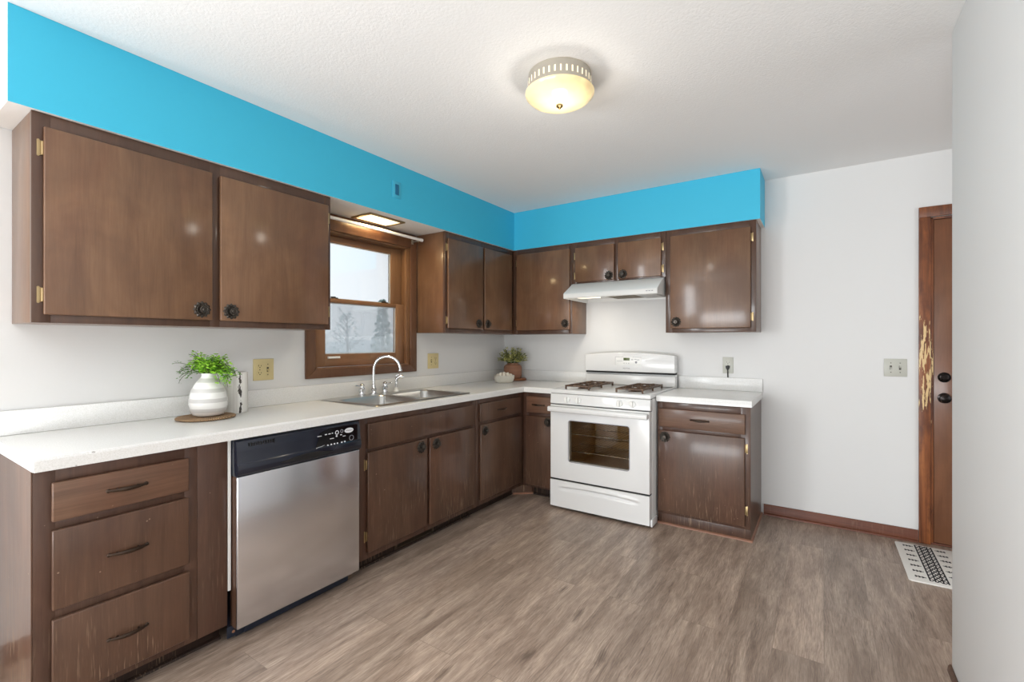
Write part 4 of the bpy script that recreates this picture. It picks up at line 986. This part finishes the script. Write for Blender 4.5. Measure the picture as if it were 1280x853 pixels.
# ------------------------------------------------------------------ outlets and switches
def duplex(b, ca, cz, mp, f, mi_face, mi_slot):
    for dz in (-.020, .020):
        b.mi = mi_face; b.prism([(ca + .017 * math.cos(t) * 1.0, cz + dz + max(-.0135, min(.0135, .017 * math.sin(t)))) for t in [2 * PI * k / 24 for k in range(24)]], 1, f, f + .0022)
        b.mi = mi_slot
        b.box(ca - .0085, ca - .0060, f + .0022, f + .0028, cz + dz - .001, cz + dz + .008); b.box(ca + .0060, ca + .0085, f + .0022, f + .0028, cz + dz - .001, cz + dz + .006)
        b.lathe([(0, 0), (.003, 0), (.003, .0006), (0, .0006)], (ca, f + .0028, cz + dz - .007), 10, Euler((PI / 2, 0, 0)))
def toggle(b, ca, cz, f, mi_face, mi_slot, up):
    b.mi = mi_slot; b.box(ca - .0055, ca + .0055, f, f + .0006, cz - .013, cz + .013)
    b.mi = mi_face; b.prism([(f + .0006, cz - .005), (f + .0006, cz + .005), (f + .014, cz + (.014 if up else -.004)), (f + .014, cz + (.006 if up else -.012))], 0, ca - .004, ca + .004, .001)
def plate_parts(mp, c, w, h, cen, kind, root, face, slot):
    b = MB(mp); b.box(cen[0] - w / 2, cen[0] + w / 2, .0006, .0062, cen[1] - h / 2, cen[1] + h / 2, .002, 2); build('plate', b, face, root)
    for k, (kd, off) in enumerate(kind):
        b = MB(mp)
        if kd == 'duplex': duplex(b, cen[0] + off, cen[1], mp, .0063, 0, 1); build('receptacle', b, [face, slot], root)
        else: toggle(b, cen[0] + off, cen[1], .0063, 0, 1, kd == 'up'); build('toggle', b, [face, slot], root)
        for dz in ((0,) if kd == 'duplex' else (-.030, .030)):
            b = MB(mp); b.lathe([(0, 0), (.003, 0), (.0025, .0012), (0, .0014)], (cen[0] + off, .0076, cen[1] + dz), 10, Euler((PI / 2, 0, 0)))
            build('screw', b, slot, root)
GO = 'cream outlet plates on the window wall'
r = thing('wall_outlet', 'cream double wall plate behind the fern vase left of the window', 'outlet', (.003, -2.431, 1.04), GO)
plate_parts(m_left, None, .117, .122, (-2.431, 1.101), (('duplex', -.023), ('down', .023)), r, 'cream_plastic', 'slot_dark')
r = thing('wall_outlet', 'cream double wall plate between the window and the corner', 'outlet', (.003, -1.036, 1.04), GO)
plate_parts(m_left, None, .124, .124, (-1.036, 1.104), (('up', -.024), ('duplex', .024)), r, 'cream_plastic', 'slot_dark')
r = thing('wall_outlet', 'pale grey single outlet with a black plug above the right worktop', 'outlet', (2.066, -.003, 1.02))
plate_parts(m_back, None, .073, .122, (2.066, 1.082), (('duplex', 0),), r, 'grey_plate', 'slot_dark')
r = thing('light_switch', 'pale grey double light switch beside the entry door', 'light switch', (3.053, -.003, 1.04))
plate_parts(m_back, None, .116, .114, (3.053, 1.094), (('down', -.023), ('up', .023)), r, 'grey_plate', 'slot_dark')
pg = thing('power_cord', 'black plug and cord hanging from the grey outlet', 'power cord', (2.066, -.02, .99))
b = MB(m_back); b.prism([(2.052, 1.079), (2.080, 1.079), (2.079, 1.066), (2.073, 1.050), (2.059, 1.050), (2.053, 1.066)], 1, .0094, .030, .003); build('plug', b, 'rubber_black', pg)
b = MB(m_back); b.tube([(2.066, .021, 1.052), (2.066, .0205, 1.03), (2.066, .0155, 1.00), (2.066, .0110, .9905)], .0042, 10); build('cord', b, 'rubber_black', pg)

# ------------------------------------------------------------------ things on the counter
def leaf(b, p, d, n, L, w):
    d = d.normalized(); s = d.cross(n).normalized(); 
    if s.length < 1e-4: s = Vector((1, 0, 0))
    m = n.normalized() * (.12 * L)
    b.quad([tuple(p), tuple(p + d * L * .45 + s * w + m), tuple(p + d * L + m * .3), tuple(p + d * L * .45 - s * w + m)])
VX, VY = .195, -2.800
mt = MB(); mt.lathe([(0, 0), (.110, 0), (.122, .003), (.124, .007), (.120, .011), (.112, .011), (.104, .009), (.094, .011), (.084, .009), (.074, .011), (.064, .009), (0, .009)], (.205, -2.815, ZC + .0006), 48)
mat_o = build('woven_mat', mt, 'seagrass'); tag(mat_o, 'round woven seagrass mat under the striped fern vase', 'mat')
fv = thing('potted_fern', 'bright green fern in a white vase with grey bands', 'potted plant', (VX, VY, ZC + .0125))
zb = ZC + .0122
b = MB(); b.lathe([(0, 0), (.052, 0), (.066, .008), (.076, .026), (.081, .052), (.080, .082), (.074, .112), (.065, .138), (.052, .160), (.040, .174), (.032, .183), (.029, .193), (.031, .203), (.028, .204), (.025, .190), (.026, .180), (0, .176)], (VX, VY, zb), 48); build('vase', b, 'banded_glaze', fv, label='white vase with pale grey bands')
st = MB(); lf = MB(); rnd = random.Random(3)
root = Vector((VX, VY, zb + .195))
camdir = Vector((.72, -.42, 0)); rightdir = Vector((.832, .555, 0))     # towards the room / along the wall, for asymmetry
def frond(dirv, L, droop, nl, size, dark):
    pts = []; p = root + Vector((rnd.uniform(-.018, .018), rnd.uniform(-.018, .018), 0)); d = dirv.normalized(); stp = L / 9
    for k in range(10):
        pts.append(p.copy()); d = (d + Vector((0, 0, -droop * (k / 9) * .55)) + Vector((rnd.uniform(-.06, .06), rnd.uniform(-.06, .06), rnd.uniform(-.05, .05)))).normalized(); p = p + d * stp
    st.tube([tuple(q) for q in pts], [.0012] * 9 + [.0005], 4)
    lf.mi = 1 if dark else 0
    for i in range(nl):
        t = .22 + .78 * i / nl; k = min(8, int(t * 9)); q = pts[k].lerp(pts[k + 1], t * 9 - k); ax = (pts[k + 1] - pts[k]).normalized()
        side = ax.cross(Vector((rnd.uniform(-.4, .4), rnd.uniform(-.4, .4), 1))).normalized() * (1 if i % 2 else -1)
        off = rnd.uniform(.004, .022) * (1.15 - t * .5)
        c = q + side * off + Vector((0, 0, rnd.uniform(-.008, .008)))
        nrm = Vector((rnd.uniform(-.7, .7), rnd.uniform(-.7, .7), 1)).normalized()
        leaf(lf, c, side + ax * rnd.uniform(-.2, .8), nrm, size * rnd.uniform(.8, 1.25), size * rnd.uniform(.42, .62))
for k in range(44): # dense bright crown
    a = rnd.uniform(0, 2 * PI); e = rnd.uniform(.5, 2.2); frond(Vector((math.cos(a), math.sin(a), e)), rnd.uniform(.075, .135), rnd.uniform(.2, .7), 26, .0145, rnd.random() < .2)
for k in range(15): # hanging over the right front
    a = rnd.uniform(-.6, .9); d = rightdir * math.cos(a) + camdir * math.sin(a) * .8; frond(d + Vector((0, 0, rnd.uniform(.5, 1.2))), rnd.uniform(.13, .175), rnd.uniform(1.0, 1.7), 30, .0135, rnd.random() < .3)
for k in range(14): # airy darker sprays on the left
    a = rnd.uniform(-.5, .5); d = -rightdir * math.cos(a) + camdir * math.sin(a); frond(d + Vector((0, 0, rnd.uniform(.3, 1.4))), rnd.uniform(.115, .165), rnd.uniform(.3, .9), 20, .0095, True)
build('stems', st, 'stem_green', fv); build('foliage', lf, ['fern_leaf', 'fern_leaf_dark'], fv, recalc=False, smooth=False)

bc = MB(); bc.lathe([(0, 0), (.0515, 0), (.053, .003), (.053, .207), (.050, .210), (.044, .210), (.043, .206), (.043, .15), (0, .15)], (.121, -2.636, ZC + .0006), 40)
o = build('bark_vase', bc, 'birch_white', origin=(.121, -2.636, ZC)); tag(o, 'white bark-textured cylinder vase with a dark vertical crack behind the fern', 'vase')

# the corner group
BX, BY = .200, -.150
b = MB(); b.lathe([(0, 0), (.092, 0), (.099, .004), (.099, .018), (.094, .023), (0, .023)], (BX + .020, BY + .026, ZC + .0006), 48); o = build('wooden_board', b, 'board_wood'); tag(o, 'round wooden trivet under the small potted plant in the corner', 'trivet')
pp = thing('potted_plant', 'bushy olive green plant in a brown wooden pot in the corner', 'potted plant', (BX, BY, ZC + .0242))
zp = ZC + .0245
b = MB(); b.lathe([(0, 0), (.074, 0), (.082, .006), (.085, .030), (.086, .095), (.082, .113), (.068, .127), (.055, .131), (.054, .140), (.050, .141), (.048, .128), (0, .124)], (BX, BY, zp), 40); build('pot', b, 'pot_wood', pp, label='brown wooden pot')
st = MB(); lf = MB(); rnd = random.Random(11)
for k in range(74):
    a = rnd.uniform(0, 2 * PI); e = rnd.uniform(.15, 1.0); hr = math.sqrt(1 - (e * .9) ** 2); tip = Vector((BX + .125 * hr * math.cos(a), BY + .125 * hr * math.sin(a), zp + .135 + .135 * e)); base_ = Vector((BX + .03 * math.cos(a), BY + .03 * math.sin(a), zp + .126))
    if tip.x < .03: tip.x = .03
    if tip.y > -.03: tip.y = -.03
    if tip.z < zp + .15: tip.z = zp + .15
    mid = base_.lerp(tip, .5) + Vector((0, 0, .02)); st.tube([tuple(base_), tuple(mid), tuple(tip)], [.0014, .0012, .0006], 4)
    for i in range(16):
        t = .3 + .7 * i / 12; q = (base_.lerp(mid, t * 2) if t < .5 else mid.lerp(tip, t * 2 - 1)); lf.mi = 1 if rnd.random() < .45 else 0
        d = Vector((rnd.uniform(-1, 1), rnd.uniform(-1, 1), rnd.uniform(-.2, 1.0))); leaf(lf, q, d, Vector((rnd.uniform(-1, 1), rnd.uniform(-1, 1), 1)), rnd.uniform(.016, .026), .0055)
build('stems', st, 'stem_green', pp); build('foliage', lf, ['olive_leaf', 'olive_leaf_dark'], pp, recalc=False, smooth=False)

OX, OY = .262, -.385
b = MB(); b.lathe([(0, 0), (.070, 0), (.079, .005), (.091, .034), (.094, .062), (.090, .066), (.086, .061), (.082, .036), (.068, .012), (0, .010)], (OX, OY, ZC + .0006), 40); o = build('small_bowl', b, 'white_rattan'); tag(o, 'small white woven bowl in front of the corner plant', 'bowl')
rnd = random.Random(5)
b = MB(); b.lathe([(0, -.012), (.010, -.010), (.016, -.002), (.014, .008), (.006, .015), (0, .016)], seg=10, wob=lambda k, n, h: 1 + .18 * math.sin(3 * 2 * PI * k / n)); SH = shared('seashell', b, 'shell')
spots = [(0, 0, .082)] + [(.034 * math.cos(t), .034 * math.sin(t), .075) for t in [2 * PI * k / 6 for k in range(6)]] + [(.060 * math.cos(t), .060 * math.sin(t), .066) for t in [2 * PI * k / 10 + .3 for k in range(10)]]
for i, (dx, dy, dz) in enumerate(spots):
    o = place('seashell', SH, (OX + dx, OY + dy, ZC + dz), (rnd.uniform(0, 2), rnd.uniform(0, 2), rnd.uniform(0, 6)), None)
    tag(o, 'small pale shell heaped in the white woven bowl', 'shell', 'pale shells heaped in the woven bowl')
b = MB(); b.lathe([(0, .010), (.058, .0135), (.076, .046), (0, .048)], (OX, OY, ZC + .001), 24); b.bm.free()

# ------------------------------------------------------------------ door mat
rgm = MB()
RX, RY0_, RY1_ = 3.042, -.655, -.085
rgm.prism([(RX + .001, RY0_ + .008), (RX + .010, RY0_), (RX + .90, RY0_ + .02), (RX + .91, RY1_), (RX + .004, RY1_), (RX - .002, RY1_ - .01)], 2, .0006, .008, .002)
rgm.mi = 1
def strip(x0, x1, y0, y1): rgm.box(x0, x1, y0, y1, .0078, .0086)
yA, yB = RY0_ + .035, RY1_ - .012
for x in (3.134, 3.156, 3.188, 3.208): strip(x - .0035, x + .0035, yA, yB)
def seg(p, q, w=.0035):
    p = Vector(p); q = Vector(q); d = (q - p).normalized(); s = Vector((-d.y, d.x)) * w
    rgm.prism([tuple(p + s), tuple(q + s), tuple(q - s), tuple(p - s)], 2, .0078, .0086)
n = 13
for k in range(n):
    ya = yA + (yB - yA) * k / n; yb = yA + (yB - yA) * (k + 1) / n
    seg((3.160, ya), (3.185, yb)); seg((3.185, ya), (3.160, yb))
    for xa, xb in ((3.137, 3.153), (3.191, 3.206)): seg((xa, ya), (xb, (ya + yb) / 2), .0025); seg((xb, (ya + yb) / 2), (xa, yb), .0025)
for side, x0 in ((-1, 3.122), (1, 3.222), (-1, 3.40), (1, 3.60)):
    for k in range(7):
        y = yA + .03 + k * .076
        seg((x0, y), (x0 + side * .048, y), .003)
        for j in range(3):
            xj = x0 + side * (.008 + j * .014); seg((xj, y), (xj + side * .010, y + .011), .0026); seg((xj, y), (xj + side * .010, y - .011), .0026)
rug = build('door_mat', rgm, ['rug_white', 'rug_black']); tag(rug, 'white door mat with a black geometric pattern in front of the entry door', 'rug')

# ------------------------------------------------------------------ outside the window; haze is put into the pale colours
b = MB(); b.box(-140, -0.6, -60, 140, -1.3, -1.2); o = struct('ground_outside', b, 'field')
b = MB(); b.grid(lambda u, v: (-78 - 30 * v, -40 + 200 * u, -1.3 + (3.4 + 1.3 * math.sin(u * 21) + .9 * math.sin(u * 47 + 1)) * math.sin(PI * v)), 80, 8); o = struct('ground_hill_outside', b, 'hill_hazed')
def tree(loc, h, w, seed, label, conifer):
    rnd = random.Random(seed); r = thing('garden_tree', label, 'tree', loc)
    x, y, z = loc
    b = MB(); b.tube([(x, y, z), (x + .05, y, z + h * .5), (x, y, z + h * .95)], [.16, .11, .02], 8)
    if not conifer:
        for k in range(26):
            a = rnd.uniform(0, 2 * PI); t = rnd.uniform(.3, .9); p = Vector((x, y, z + h * t)); L = w * (1.1 - t * .6)
            q = p + Vector((math.cos(a) * L * .6, math.sin(a) * L * .6, h * .13)); q2 = q + Vector((math.cos(a + .4) * L * .4, math.sin(a + .4) * L * .4, h * .08)); b.tube([tuple(p), tuple(q), tuple(q2)], [.05, .03, .01], 5)
    build('trunk', b, 'tree_bark_hazed', r)
    lf = MB()
    for k in range(900 if conifer else 350):
        t = rnd.uniform(.12, 1); a = rnd.uniform(0, 2 * PI)
        R = w * (1 - t) * (0.75 + .25 * math.sin(t * 60)) if conifer else w * math.sin(PI * (t * .8 + .15)) * rnd.uniform(.4, 1)
        p = Vector((x + R * math.cos(a) * rnd.uniform(.5, 1), y + R * math.sin(a) * rnd.uniform(.5, 1), z + h * t)); leaf(lf, p, Vector((math.cos(a), math.sin(a), -.35)), Vector((rnd.uniform(-.6, .6), rnd.uniform(-.6, .6), 1)), .42 if conifer else .25, .11)
    build('foliage', lf, 'tree_leaf_hazed', r, recalc=False, smooth=False)
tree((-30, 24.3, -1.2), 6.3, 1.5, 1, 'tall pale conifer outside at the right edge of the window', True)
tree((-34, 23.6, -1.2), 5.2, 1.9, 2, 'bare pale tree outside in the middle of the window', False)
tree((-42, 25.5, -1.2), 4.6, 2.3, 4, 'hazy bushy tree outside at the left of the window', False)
